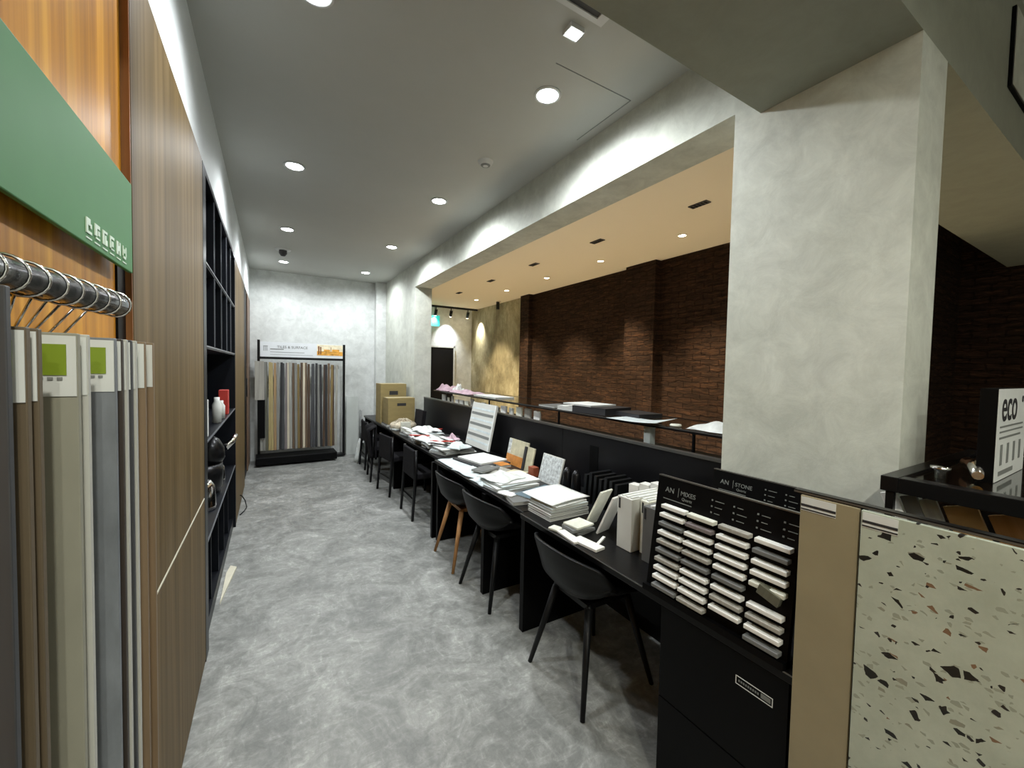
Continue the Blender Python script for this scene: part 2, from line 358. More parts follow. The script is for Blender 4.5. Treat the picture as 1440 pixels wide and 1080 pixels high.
# ================================================================ setting
XL, XC, XW = -.29, -.284, 1.71      # left wall above cabinets, cabinet fronts, opening wall
YF = 7.35
YB = 9.25
structure(MB().box(-1.2, 2.54, -3.2, YB+.3, -.1, 0).build('floor', 'cement_floor'))
structure(MB().box(2.54, 6.3, -3.2, YB+.3, -.1, 0).build('floor_side', 'bounce_floor'))  # out of view; its pale colour serves as a light reflector
structure(MB().box(-1.2, 1.95, .47, YF+.2, H, H+.1).build('ceiling', 'ceiling_grey'))
structure(MB().box(-1.2, 6.3, -3.2, .47, HR, HR+.1).build('ceiling_near', 'ceiling_grey'))
structure(MB().box(1.95, 6.3, .94, YB+.3, H2, H2+.1).build('ceiling_side', 'ceiling_beige'))
# left: wall above the cabinets, wall behind them
structure(MB().box(-.95, XL, 1.3, YF, 2.475, H).box(-1.0, -.94, -3.2, YF, 0, 2.475).box(-.95, XL-.03, -3.2, 1.3, 2.475, HR).build('wall_left', 'white_wall'))
structure(MB().box(-1.2, 1.71, YF, YF+.2, 0, H).build('wall_far', 'concrete_wall'))
structure(MB().box(-1.2, 6.3, -3.3, -3.2, 0, HR).build('wall_rear', 'white_wall'))
structure(MB().box(XW, 1.95, .465, .944, 0, 2.56).box(XW, 1.95, .944, 1.05, 0, H).box(XW, 1.95, 1.05, 5.55, 2.61, H).box(XW, 1.95, 5.55, YF+.2, 0, H).build('wall_right', 'concrete_column'))
structure(MB().box(1.545, XW, 7.2, YF, 0, H).build('trim_1', 'concrete_wall'))
# cross beam at the front, running into the side room
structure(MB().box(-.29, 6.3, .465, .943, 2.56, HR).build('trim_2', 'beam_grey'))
# side room walls
structure(MB().box(1.95, 4.3, YB, YB+.15, 0, H2).build('wall_back', 'concrete_wall'))
structure(MB().box(4.3, 4.5, 6.8, YB+.15, 0, H2).build('wall_side', 'aged_concrete'))
bw = MB().box(4.3, 4.5, 1.24, 6.8, 0, H2).box(4.2, 4.3, 6.5, 6.8, 0, H2).box(4.2, 4.3, 3.55, 4.05, 0, H2)
bw.box(4.5, 5.98, 1.24, 1.45, 0, H2).box(5.98, 6.2, -3.2, 1.45, 0, HR)
structure(bw.build('wall_brick', 'brick_dark'))
structure(MB().box(3.28, 3.80, YB-.04, YB, 0, 1.98).box(2.75, 3.28, YB-.035, YB, 0, 1.98).build('door_1', 'door_black'))
structure(MB().box(3.80, 3.84, YB-.05, YB, 0, 2.02).box(2.70, 3.84, YB-.05, YB, 1.98, 2.02).build('door_frame', 'concrete_wall'))

# ================================================================ ceiling fittings
def lens_ring(t, r, lens, trim):
    MB().lathe([(r*1.02, 0), (r*1.25, 0), (r*1.25, -.006), (r*1.0, -.008), (r*1.02, 0)], n=28).build('trim_ring', trim, t)
    MB().lathe([(0.0, -.004), (r, -.004), (r, 0)], n=28).build('lens', lens, t)
side_n = ['left', 'right']
dl = None
wh = ['nearest the cross beam', 'second from the cross beam', 'third from the cross beam', 'nearest the far wall']
for i, (x, y) in enumerate(MAIN_LIGHTS):
    lab = f'white round downlight in the {side_n[i%2]} row of the grey ceiling, {wh[i//2]}'
    if dl is None:
        dl = thing('ceiling_downlight', lab, 'ceiling light', (x, y, H), group='corridor ceiling downlights'); lens_ring(dl, .056, 'light_lens', 'trim_white')
    else: dup(dl, (x, y, H), label=lab)
dw = None
wh = ['nearest the concrete pillar', 'second from the pillar', 'third from the pillar', 'fourth from the pillar', 'nearest the back wall']
for i, (x, y) in enumerate(SIDE_LIGHTS[:5]):
    lab = f'small warm downlight in the beige side room ceiling, {wh[i]}'
    if dw is None:
        dw = thing('ceiling_downlight', lab, 'ceiling light', (x, y, H2), group='warm side room downlights'); lens_ring(dw, .038, 'light_lens_warm', 'trim_beige')
    else: dup(dw, (x, y, H2), label=lab)
vt = None
for i, (x, y) in enumerate([(3.12, 2.2), (3.09, 3.42), (3.07, 4.64), (3.07, 5.9), (3.07, 7.2)]):
    lab = f'small dark slotted vent in the beige ceiling, {wh[i]}'
    if vt is None:
        vt = thing('ceiling_vent', lab, 'vent', (x, y, H2), group='dark vents in the side room ceiling')
        MB().box(-.035, .035, -.085, .085, -.008, 0).build('vent_plate', 'charcoal', vt)
        sl = MB()
        for k in range(5): sl.cb((0, -.064+k*.032, -.009), (.05, .012, .004))
        sl.build('louvre', 'door_black', vt)
    else: dup(vt, (x, y, H2), label=lab)
sd = thing('smoke_detector', 'small round smoke detector on the grey ceiling near the right beam', 'smoke detector', (1.283, 2.58, H))
MB().lathe([(0, -.03), (.025, -.03), (.045, -.018), (.055, 0)]).build('detector_body', 'trim_white', sd)
MB().lathe([(.018, -.032), (.030, -.030), (.034, -.026)]).build('vent_ring', 'ink_grey', sd)
sd = thing('sprinkler_head', 'dark domed fitting hanging under the ceiling in front of the last left light', 'sprinkler', (.124, 5.9, H))
MB().lathe([(0, -.012), (.085, -.010), (.09, 0)]).build('ceiling_plate', 'trim_white', sd)
MB().lathe([(0, -.085), (.025, -.08), (.045, -.05), (.045, -.012)]).build('dome', 'charcoal', sd)
sl = thing('slot_diffuser', 'dark linear slot diffuser at the ceiling beside the cross beam', 'air diffuser', (.98, 1.27, H))
MB().box(-.42, .16, -.028, .028, -.006, 0).build('slot', 'charcoal', sl)
MB().box(-.44, .20, -.05, -.028, -.012, 0).box(-.44, .20, .028, .05, -.012, 0).box(.16, .20, -.028, .028, -.012, 0).build('frame', 'trim_white', sl)
sl = thing('spot_lamp', 'small bright adjustable lamp at the end of the ceiling slot', 'ceiling light', (1.10, 1.40, H))
MB().box(-.035, .035, -.03, .03, -.02, 0).build('lamp_housing', 'trim_white', sl)
MB().box(-.028, .028, -.018, .018, -.024, -.0205).build('lens', 'light_lens', sl)
ap = MB().box(1.15, 1.645, 1.588, 1.592, H-.002, H).box(1.641, 1.645, 1.588, 2.03, H-.002, H)
tag(ap.build('access_panel_seam', 'ink_grey'), 'thin dark seam of an access panel in the grey ceiling', 'access panel')
# board hung on the cross beam top right
bd = thing('hanging_board', 'pale grey board with thick black edge fixed to the beam, top right', 'board', (2.75, .44, 2.77))
MB().box(.006, .9, .010, .024, .006, .33).build('panel', 'concrete_column', bd)
MB().box(-.012, .0055, .012, .0245, -.006, .33).box(.0055, .9, .012, .0245, -.006, .0055).build('edge_trim', 'black_laminate', bd)
# track lights at the side room back wall
tk = thing('track_rail', 'black lighting track on the side room ceiling near the back wall', 'lighting track', (3.3, 8.95, H2))
MB().box(-.6, 1.05, -.018, .018, -.045, 0).build('rail', 'black_metal', tk)
tp = None
for i, x in enumerate((3.25, 3.62, 4.05)):
    lab = 'black track spotlight ' + ['above the green exit sign', 'in the middle of the track', 'at the corner end of the track'][i]
    if tp is None:
        tp = thing('track_spotlight', lab, 'spotlight', (x, 8.95, H2-.045), group='track spotlights in the side room')
        MB().tube([(0, 0, 0), (0, 0, -.05)], .012).build('stem', 'black_metal', tp)
        MB().tube([(0, -.02, -.05), (0, .035, -.18)], .036, 16).build('lamp_can', 'black_metal', tp)
        MB().tube([(0, .0355, -.1805), (0, .037, -.184)], .028, 16).build('lens', 'light_lens_warm', tp)
    else: dup(tp, (x, 8.95, H2-.045), label=lab)
for x in (3.25, 3.62): spot('track_beam', (x, 9.0, H2-.24), P_TRACK*1.3, COOL, 80, .9, .02, (math.radians(20), 0, 0))
spot('track_beam', (4.1, 8.75, H2-.24), P_TRACK*1.6, (1, .95, .80), 75, .9, .02, (0, math.radians(-28), 0))
cc = thing('security_camera', 'small black camera hanging from the side room ceiling by the patchy wall', 'security camera', (4.15, 7.6, H2))
MB().lathe([(0, -.02), (.05, -.015), (.05, 0)]).build('mount', 'trim_beige', cc)
MB().tube([(-.02, 0, -.015), (-.02, 0, -.17)], .035, 14).build('camera_body', 'black_plastic', cc)
es = thing('exit_sign', 'glowing teal exit sign hanging at the side room back wall', 'exit sign', (3.12, 9.08, 2.47))
MB().box(-.16, .26, -.03, .03, 0, .24).build('sign_box', 'exit_teal', es)
text('exit_text', 'EXIT', .12, 'exit_white', es, frame((-.12, -.031, .08), (1, 0, 0), (0, 0, 1)))
MB().tube([(0, 0, .24), (0, 0, .43)], .006).tube([(.15, 0, .24), (.15, 0, .43)], .006).build('hanger', 'black_metal', es)

# ================================================================ left side: sample bay, cabinets, shelf
wp = thing('wood_display_panel', 'tall orange oak veneer display panel behind the green sign', 'wall panel', (-.305, 0, 0))
MB().box(-.02, .005, -.6, 1.29, 1.72, 2.473).build('upper_panel', 'orange_oak', wp)
MB().box(-.02, .005, -.6, 1.235, .02, 1.717).build('lower_panel', 'orange_oak', wp)
tag(MB().box(-.36, -.296, 1.237, 1.292, 0, 1.717).build('black_post', 'black_laminate'), 'matte black post between the orange panel and the tall brown cabinet', 'post')
gs = thing('green_sign', 'large green sign board with small white icons over the hanging samples', 'sign', (-.270, .2, 1.696))
MB().box(-.008, 0, -.5, 1.035, .002, .200).build('sign_board', 'sign_green', gs, bevel=.002)
for k in range(6):
    y = .765+k*.039; z = .021
    ic = MB(); shapes = [[(0, 1, 0, .18), (0, .3, .18, 1), (.3, .75, .55, 1), (.75, 1, .4, .7)], [(0, 1, .75, 1), (0, .45, .2, .75), (.62, 1, .3, .62), (.2, 1, 0, .12)], [(0, .3, 0, 1), (.3, 1, .82, 1), (.45, .75, .0, .7), (.75, 1, .0, .4)],
        [(0, 1, .8, 1), (0, .22, .1, .8), (.4, .8, .25, .65), (.22, 1, 0, .1)], [(0, .4, 0, 1), (.4, .7, .3, .7), (.7, 1, 0, 1)], [(0, .15, .2, 1), (.85, 1, .2, 1), (.15, .85, 0, .2), (.35, .65, .45, .8)]]
    for a0, a1, b0, b1 in shapes[k]: ic.box(0, .0016, y+a0*.024, y+a1*.024, z+b0*.026, z+b1*.026)
    ic.build('icon', 'icon_white', gs)
tl = MB()
for k in range(6): tl.box(0, .0012, .765+k*.039, .790+k*.039, .012, .0145)
tl.build('caption_line', 'icon_white', gs)
# hanging rail and swatch planks
def railx(y): return -.215+.11*(y-.88)
hr = thing('hanging_rail', 'thick black rail below the green sign carrying the ringed samples', 'rail', (0, 0, 1.59))
MB().tube([(railx(.25), .25, 0), (railx(.885), .885, 0)], .0165, 24).build('rail_tube', 'rail_tube', hr)
for yb in (.30, .80): MB().tube([(railx(yb), yb, 0), (-.299, yb, 0)], .008, 12).build('wall_bracket', 'black_metal', hr)
US = [(14, 'plank_dark', 'dark charcoal'), (38, 'plank_brown', 'olive brown'), (53, 'plank_brown', 'dark brown'), (105, 'plank_beige', 'beige grey stone'),
      (119, 'plank_pale', 'very pale'), (158, 'plank_blue_grey', 'blue grey'), (168, 'plank_dark_brown', 'blackish brown'), (175, 'plank_pale', 'off white'),
      (182, 'plank_dark', 'graphite'), (189, 'plank_pale', 'whitish'), (203, 'plank_oak', 'mid oak'), (216, 'plank_oak', 'brown oak')]
for k, (u, m_, cn) in enumerate(US):
    r_ = -.385+u*.0009; y = .2418/(.11-r_); xr = railx(y)+.07
    where = ('nearest the camera' if k == 0 else 'farthest from the camera' if k == 11 else ORD[k]+' from the camera')
    t = thing('sample_plank', f'{cn} flooring sample on the rail, {where}', 'flooring sample', (xr, y, 1.528 if k else 1.56), group='flooring samples on the rail')
    tilt = random.uniform(-.02, .02)
    top = 0
    MB().box(-.110, 0, -.004, .004, -1.0, top).build('plank', m_, t, bevel=.001)
    if k:
        MB().box(-.046, -.001, -.0052, -.0042, -.066, -.003).build('label_card', 'card_white', t)
        MB().box(-.034, -.008, -.0062, -.0053, -.044, -.012).build('green_square', 'card_green', t)
        pr = MB()
        for q in range(4): pr.box(-.036+q*.007, -.032+q*.007, -.0062, -.0053, -.049, -.046)
        pr.box(-.046, -.028, -.0062, -.0053, -.058, -.0565); pr.build('print', 'ink_grey', t)
    yr = .50+k*.0345-y; xr_ = railx(y+yr); xo = xr_-xr; zo = 1.59-(1.528 if k else 1.56)
    hx = railx(y)-xr-.034
    pts = []
    for q in range(19):
        a = -.6+q*(2*PI-.5)/18
        pts.append((xo+.0195*math.sin(a-.3), yr+.002*math.sin(a), zo+.0195*math.cos(a-.3)))
    pts.append((hx, 0, -.004))
    MB().tube(pts, .0016, 8).build('wire_ring', 'chrome', t)
    MB().tube([(hx, -.0055, -.006), (hx, .0055, -.006)], .004, 10).build('eyelet', 'chrome', t)

def cab(label, y0, y1, m_, seam, z1=2.472):
    t = thing('tall_cabinet', label, 'cabinet', (XC, y0, 0))
    if seam: MB().box(-.04, -.0008, -.005, -.0003, 0, z1).build('edge_strip', 'edge_wood', t)
    MB().box(-.6, -.022, .0, y1-y0, .0, z1).build('body', 'edge_wood' if seam else 'brown_laminate', t)
    L = y1-y0
    if seam:
        # upper and lower door meet at a slanted finger groove
        MB().box(-.02, 0, .003, L-.003, .840, z1-.002).build('door', m_, t, bevel=.0012)
        MB().box(-.02, 0, .003, L-.003, .02, .833).build('door', m_, t, bevel=.0012)
        MB().box(-.004, .0015, .11, L-.02, .833, .8395).build('finger_groove', 'pale_strip', t)
    else:
        MB().box(-.02, 0, .003, L/2-.002, .02, z1-.002).build('door', m_, t, bevel=.0012)
        MB().box(-.02, 0, L/2+.002, L-.003, .02, z1-.002).build('door', m_, t, bevel=.0012)
    return t
cab('tall walnut cabinet with ribbed grain between the hanging samples and black shelves', 1.30, 2.46, 'walnut_laminate', True)
cab('tall brown cabinet beyond the black shelves', 4.46, 5.85, 'walnut_laminate', False, 2.45)
cab('narrow brown cabinet at the far end of the left wall', 6.62, 7.34, 'brown_laminate', False, 2.45)
# closed black cabinet in between
t = thing('black_cabinet', 'glossy black cabinet between the two far brown cabinets', 'cabinet', (XC, 5.86, 0))
MB().box(-.6, -.03, 0, .755, 0, 2.45).build('body', 'black_laminate', t)
MB().box(-.028, -.012, .01, .745, .02, 2.44).build('door', 'black_laminate', t, bevel=.001)
MB().tube([(-.005, .7, 1.05), (-.005, .7, 1.3)], .006).build('handle', 'black_metal', t)
# open black shelf
t = thing('black_shelving_unit', 'tall open black shelving unit set in the left cabinet wall', 'shelf', (XC, 2.47, 0))
L = 1.985
MB().box(-.6, -.585, 0, L, 0, 2.47).build('back_panel', 'shelf_dark', t)
MB().box(-.584, 0, 0, .10, 0, 2.47).box(-.584, 0, L-.03, L, 0, 2.47).box(-.584, 0, .1, L-.03, 2.44, 2.47).box(-.584, -.02, .1, L-.03, 0, .08).build('carcass', 'shelf_dark', t)
for z in (.57, 1.09, 1.585, 2.01):
    MB().box(-.584, -.006, .101, L-.031, z-.012, z+.006).build('shelf_board', 'shelf_dark', t)
    MB().box(-.0055, -.001, .101, L-.031, z-.004, z+.004).build('shelf_lip', 'shelf_edge', t)
for y in (.50, .88, 1.25, 1.60):
    for z0, z1 in ((1.593, 1.995), (2.018, 2.438)):
        MB().box(-.584, -.008, y-.006, y+.006, z0, z1).build('partition', 'shelf_dark', t)
        MB().box(-.0075, -.003, y-.002, y+.002, z0, z1).build('shelf_lip', 'shelf_edge', t)
    MB().box(-.584, -.03, y-.006, y+.006, .081, .556).build('partition', 'shelf_dark', t)
# things on the shelf
SX = XC-.05
block('red_box', 'bright red carton at the front of the black shelving unit', 'box', (XC-.042, 3.92, 1.098), (.06, .10, .19), 'red_cover')
block('white_box', 'white upright carton on the black shelf, nearest the walnut cabinet', 'box', (XC-.035, 2.74, 1.098), (.04, .04, .20), 'file_white')
for k, (y, h) in enumerate(((3.36, .17), (3.60, .13))):
    o = MB().lathe([(0, 0), (.026, 0), (.027, h*.7), (.016, h*.85), (.016, h), (0, h)]).build('white_jar', 'file_white')
    o.location = (XC-.035, y, 1.098)
    tag(o, 'white jar on the black shelf, ' + ['nearer the walnut cabinet', 'nearer the red carton'][k], 'jar', 'white jars beside the red carton')
kt = thing('black_kettle', 'glossy black kettle with spout hanging out over the shelf below the red box', 'kettle', (XC-.10, 3.55, .786))
MB().lathe([(0, 0), (.075, 0), (.095, .04), (.09, .11), (.06, .17), (.03, .19), (0, .195)]).build('kettle_body', 'black_metal', kt)
MB().tube([(.08, .10, .09), (.13, .14, .13), (.15, .17, .17)], [.03, .02, .014]).build('spout', 'chrome', kt)
MB().tube([(0, -.10, .14), (0, -.06, .24), (0, .06, .24), (0, .10, .14)], .012).build('handle', 'black_plastic', kt)
# the kettle stands on a low riser of stacked pans
o = MB().lathe([(0, 0), (.13, 0), (.15, .05), (.155, .14), (.15, .205), (0, .205)]).build('black_pot', 'black_metal'); o.location = (XC-.17, 3.55, .578)
tag(o, 'black lidded pot on the lower shelf under the kettle', 'pot')
for k, (y, r_, h) in enumerate(((3.15, .07, .18), (3.28, .05, .12), (3.86, .06, .14))):
    o = MB().lathe([(0, 0), (r_, 0), (r_, .02), (r_*.9, h*.8), (r_*.6, h), (0, h)]).build('glass_jar', 'chrome')
    o.location = (XC-.09, y, .578)
    tag(o, ['tall shiny steel jar on the lower black shelf', 'small shiny steel jar between the tall jar and the pot', 'shiny steel jar on the lower black shelf, beyond the pot'][k], 'jar')
# bits on the floor at the cabinets
P4 = [(-.279, 3.02), (-.222, 3.52), (-.262, 3.56), (-.279, 3.45)]
o = MB().add([(x, y, z) for z in (.001, .012) for x, y in P4], [(3, 2, 1, 0), (4, 5, 6, 7)]+[(k, (k+1) % 4, 4+(k+1) % 4, 4+k) for k in range(4)]).build('wood_offcut', 'pale_strip')
tag(o, 'pale thin board lying on the floor against the black shelving', 'board')
o = MB().tube([(-.27, 4.75, .006), (-.24, 4.86, .006), (-.225, 4.98, .006), (-.245, 5.08, .05), (-.265, 5.0, .12), (-.275, 4.9, .16)], .005, 8).build('dark_cable', 'black_plastic')
tag(o, 'short dark cable curling on the floor by the far brown cabinet', 'cable')

# ================================================================ far end: sample rack, boards
rk = thing('strip_sample_rack', 'black floor rack with header banner at the far grey wall', 'display rack', (-.18, 7.12, 0), (0, 0, math.radians(1.5)))
W_ = 1.22
MB().box(-.005, .03, -.02, .02, 1.56, 1.86).box(-.005, .03, .05, .09, .02, 1.60).build('post', 'black_metal', rk)
MB().box(W_-.035, W_, -.02, .02, .02, 1.84).build('post', 'black_metal', rk)
MB().box(0, W_, -.02, .02, 1.575, 1.61).build('crossbar', 'black_metal', rk)
MB().box(-.03, 1.06, -.30, .04, .03, .14).build('base_tray', 'black_laminate', rk, bevel=.01)
MB().box(1.0, W_, -.05, .10, .02, .05).build('foot', 'black_metal', rk)
MB().box(.034, W_-.038, -.012, .012, 1.613, 1.835).build('header_board', 'banner_white', rk)
text('header_text', 'TILES & SURFACE', .055, 'ink_grey', rk, frame((.25, -.0125, 1.745), (1, 0, 0), (0, 0, 1)), bold=.0006)
text('header_text', 'SAMPLES ', .035, 'ink_black', rk, frame((.16, -.0125, 1.715), (1, 0, 0), (0, 0, 1)), bold=.0015) if False else None
MB().box(.16, .34, -.0135, -.0125, 1.722, 1.735).box(.16, .62, -.0135, -.0125, 1.682, 1.688).box(.16, .74, -.0135, -.0125, 1.645, 1.649).build('caption_line', 'ink_grey', rk)
MB().box(.075, .082, -.0135, -.0125, 1.70, 1.76).box(.095, .102, -.0135, -.0125, 1.70, 1.76).box(.115, .122, -.0135, -.0125, 1.70, 1.76).box(.07, .13, -.0135, -.0125, 1.765, 1.775).build('logo', 'ink_grey', rk)
MB().box(.80, W_-.04, -.0135, -.0125, 1.68, 1.825).build('picture', 'picture_cream', rk)
MB().box(.80, W_-.04, -.0145, -.0136, 1.655, 1.72).box(.90, .99, -.0145, -.0136, 1.72, 1.75).box(1.02, 1.13, -.0145, -.0136, 1.72, 1.755).build('picture', 'picture_orange', rk)
MB().box(.815, .835, -.0155, -.0146, 1.67, 1.80).box(.845, .862, -.0155, -.0146, 1.67, 1.79).box(1.0, 1.008, -.0155, -.0146, 1.72, 1.79).build('picture_bottle', 'bottle_amber', rk)
seq = ['taupe_grey', 'stone_grey', 'olive_dark', 'yellow_oak', 'yellow_oak', 'tan_oak', 'stone_grey', 'black_oak', 'dark_grey', 'mauve_grey', 'cream', 'taupe_grey',
       'mid_brown', 'stone_grey', 'brass_oak', 'deep_brown', 'cream', 'mid_brown', 'deep_brown', 'dark_grey', 'slate', 'black_oak', 'stone_grey', 'black_oak', 'deep_brown', 'black_oak', 'mid_brown', 'brass_oak', 'deep_brown', 'ash']
word = lambda s: s.replace('_', ' ')
n_ = len(seq)
for k, s in enumerate(seq):
    x = .02+k*(1.055/n_)
    pos = ('leftmost' if k == 0 else 'rightmost' if k == n_-1 else (ORD[k]+' from the left' if k < 12 else ORD[n_-1-k]+' from the right' if n_-1-k < 12 else ['thirteenth', 'fourteenth', 'fifteenth', 'sixteenth', 'seventeenth', 'eighteenth'][k-12]+' from the left'))
    o = MB().box(0, .0325, 0, .012, 0, 1.31+random.uniform(-.01, .02)).build('sample_strip', 'strip_'+s, bevel=.001)
    o.location = (-.18+x+.012, 7.02+random.uniform(0, .02), .205); o.rotation_euler = (random.uniform(0, .012), random.uniform(-.012, .012), random.uniform(-.12, .30))
    tag(o, f'tall {word(s)} sample strip in the far rack, {pos}', 'sample strip', 'sample strips in the far rack')
tag(block('grey_swatch', 'pale grey swatch board hung at the left end of the far rack', 'swatch', (-.155, 6.98, .97), (.115, .012, .57), 'strip_ash'), 'pale grey swatch board hung at the left end of the far rack', 'swatch')
block('black_swatch', 'black panel hanging below the pale swatch at the far rack', 'swatch', (-.13, 6.99, .40), (.09, .012, .57), 'black_laminate')
block('leaning_board', 'pale grey panel leaning on the far wall right of the rack', 'board', (1.17, 7.24, .0), (.19, .02, .98), 'pale_board', (-.04, 0, 0))
wr = thing('wire_rack', 'thin grey wire rack standing on the floor by the far wall corner', 'wire rack', (1.30, 7.12, 0))
MB().tube([(0, 0, 0), (0, 0, .75)], .006, 8).tube([(.18, 0, 0), (.18, 0, .55)], .006, 8).tube([(0, .12, 0), (0, .12, .75)], .006, 8).tube([(.18, .12, 0), (.18, .12, .55)], .006, 8).build('frame', 'wire_grey', wr)
for z in (.10, .22, .34, .46):
    MB().box(0, .18, 0, .12, z, z+.008).build('wire_shelf', 'wire_grey', wr)

# ================================================================ desks
def desk(label, x0, x1, y0, y1, legs, jut=0):
    t = thing('desk', label, 'desk', (x0, y0, 0), group='black desks in a row along the opening')
    L = y1-y0; D = x1-x0
    MB().box(0, D, .002, L-.002, .672, .70).build('desktop', 'desk_black', t, bevel=.002)
    MB().box(-.0015, .0, .004, L-.004, .695, .699).build('edge_band', 'rail_edge', t)
    for y in legs:
        MB().box(.012-jut*(y == legs[0]), D-.02, y-.019, y+.019, 0, .671).build('side_panel', 'black_laminate', t, bevel=.001)
    MB().box(D-.06, D-.04, .08, L-.08, .25, .671).build('modesty_panel', 'black_laminate', t)
    return t
desk('black desk nearest the camera carrying the tile sample rack and box files', 1.19, 1.69, .50, 1.885, [1.865])
desk('black desk holding the white paper stacks, second from the camera', 1.215, 1.84, 1.89, 3.33, [.02, 1.40])
desk('black desk with the striped chart board, third from the camera', 1.27, 1.84, 3.335, 5.0, [.04, 1.625], .075)
desk('black desk with the cardboard cartons at the far wall', 1.285, 1.69, 5.005, 6.85, [.04, 1.8])
# pedestal under the nearest desk
pc = thing('pedestal_cabinet', 'black low cabinet under the near end of the first desk', 'cabinet', (1.20, .52, 0))
MB().box(.02, .45, 0, .42, 0, .669).build('body', 'black_laminate', pc)
MB().box(0, .018, .002, .418, .34, .665).build('drawer', 'black_laminate', pc, bevel=.001)
MB().box(0, .018, .002, .418, .02, .335).build('drawer', 'black_laminate', pc, bevel=.001)
fr = MB().box(-.001, 0, .04, .145, .570, .572).box(-.001, 0, .04, .145, .594, .596).box(-.001, 0, .04, .042, .572, .594).box(-.001, 0, .143, .145, .572, .594)
fr.build('label_frame', 'card_white', pc)
fr = MB()
for k in range(9): fr.box(-.001, 0, .078+k*.0068, .082+k*.0068, .580, .586)
fr.box(-.001, 0, .046, .072, .577, .590); fr.build('label_print', 'print_grey', pc)
# divider screens
dv = thing('desk_divider', 'long black privacy screen behind the row of desks', 'divider', (1.85, 1.06, 0))
for y0, y1 in ((0, 1.30), (1.304, 2.70), (2.704, 4.48)):
    MB().box(0, .03, y0, y1, .0, 1.07).build('screen_panel', 'divider_black', dv)
MB().box(-.004, .034, 0, 4.48, 1.071, 1.085).build('top_rail', 'rail_edge', dv)
MB().box(-.003, -.001, .92, 1.0, .80, 1.0).build('screen_patch', 'black_laminate', dv)

# ---------------------------------------------------------------- chairs
def shell_mesh(bm_):
    prof = [(.22, .435, .20), (.20, .452, .215), (.12, .452, .24), (.0, .445, .255), (-.10, .448, .265), (-.17, .470, .275), (-.215, .52, .28), (-.235, .575, .28), (-.25, .63, .275), (-.258, .675, .262), (-.26, .69, .25)]
    curl = [.0, .02, .05, .09, .14, .17, .17, .15, .12, .09, .08]
    def fn(a, b_):
        t_ = a*(len(prof)-1); i = min(int(t_), len(prof)-2); f = t_-i
        x = prof[i][0]*(1-f)+prof[i+1][0]*f; z = prof[i][1]*(1-f)+prof[i+1][1]*f; hw = prof[i][2]*(1-f)+prof[i+1][2]*f
        cu = curl[i]*(1-f)+curl[i+1]*f; v_ = b_*2-1; e = abs(v_)**2.4
        back = min(1, max(0, (a-.38)/.35))          # where the curl turns from up to forward
        return (x+cu*e*back*1.15, hw*v_*(1-.06*e), z+cu*e*(1-back)-.035*e*back)
    return bm_.grid(fn, 30, 20)
def make_chair(label, legm, loc, rz, grp='tub chairs tucked under the desks'):
    t = thing('tub_chair', label, 'chair', loc, (0, 0, rz), grp)
    o = shell_mesh(MB()).build('seat_shell', 'black_plastic', t, solid=.014)
    MB().box(-.12, .12, -.11, .11, .405, .43).tube([(.13, .13, .415), (-.13, -.13, .415)], .014, 8).tube([(.13, -.13, .415), (-.13, .13, .415)], .014, 8).build('underframe', legm, t)
    for sx in (-1, 1):
        for s in (-1, 1):
            MB().tube([(sx*.12, s*.12, .42), (sx*.215, s*.205, .0)], [.019, .011], 12).build('leg', legm, t)
    return t
ch = make_chair('black tub chair with black legs at the nearest desk', 'black_plastic', (1.355, 1.475, 0), 0)
c2 = dup(ch, (1.35, 2.35, 0), (0, 0, .04), 'black tub chair with black legs beside the wooden legged one')
c3 = make_chair('dark tub chair with light wooden legs under the second desk', 'leg_oak', (1.355, 2.895, 0), -.03, 'tub chairs tucked under the desks')
# padded dining style chair
def frame_chair(label, loc, rz):
    t = thing('padded_chair', label, 'chair', loc, (0, 0, rz), 'square backed chairs at the far desks')
    MB().box(-.21, .21, -.21, .21, .40, .46).build('seat', 'black_fabric', t, bevel=.015)
    MB().box(-.235, -.205, -.185, .185, .40, .685).build('backrest', 'black_fabric', t, bevel=.01)
    for s in (-1, 1):
        MB().tube([(-.212, s*.195, .69), (-.215, s*.195, .45), (-.245, s*.20, 0)], [.014, .018, .014], 10).build('leg', 'black_metal', t)
        MB().tube([(.19, s*.185, .40), (.20, s*.19, 0)], [.018, .013], 10).build('leg', 'black_metal', t)
    MB().box(-.235, -.215, -.18, .18, .15, .20).build('stretcher', 'black_metal', t)
    return t
f1 = frame_chair('square backed black chair with low crossbar at the third desk', (1.42, 4.02, 0), 0)
f2 = dup(f1, (1.38, 4.88, 0), (0, 0, .12), 'black padded chair beyond the crossbar chair, mostly hidden')
f3 = dup(f1, (1.36, 5.55, 0), (0, 0, -.1), 'black chair draped with a dark jacket at the far desk')
f4 = dup(f1, (1.40, 6.25, 0), (0, 0, 0), 'farthest black chair in the row, by the end wall')
# jacket over the back of one far chair
def jk(a, b_):
    s = (b_-.5)*.44; ang = a*2-1
    return (-.225-.035*math.cos(ang*1.4)-.02*math.sin(b_*17)*(1-abs(ang)) if a < .5 else -.185+.01*math.sin(b_*13), s, .715-.42*abs(ang)**1.1+.012*math.sin(b_*9))
o = MB().grid(jk, 16, 20).build('draped_jacket', 'black_fabric', solid=.02); o.location = (1.36, 5.55, .0); o.rotation_euler = (0, 0, -.1)
tag(o, 'dark jacket draped over the back of a far chair', 'jacket')
o = MB().grid(lambda a, b_: ((a-.5)*.16+.02*math.sin(b_*9), (b_-.5)*.30, .33*math.sin(min(a, 1-a)*2*PI*.5)+.01*math.sin(b_*22+a*9)), 14, 14).build('plastic_bag', 'plastic_bag', solid=.004)
o.location = (1.20, 6.62, .003); tag(o, 'crumpled white plastic bag on the floor by the farthest chair', 'bag')
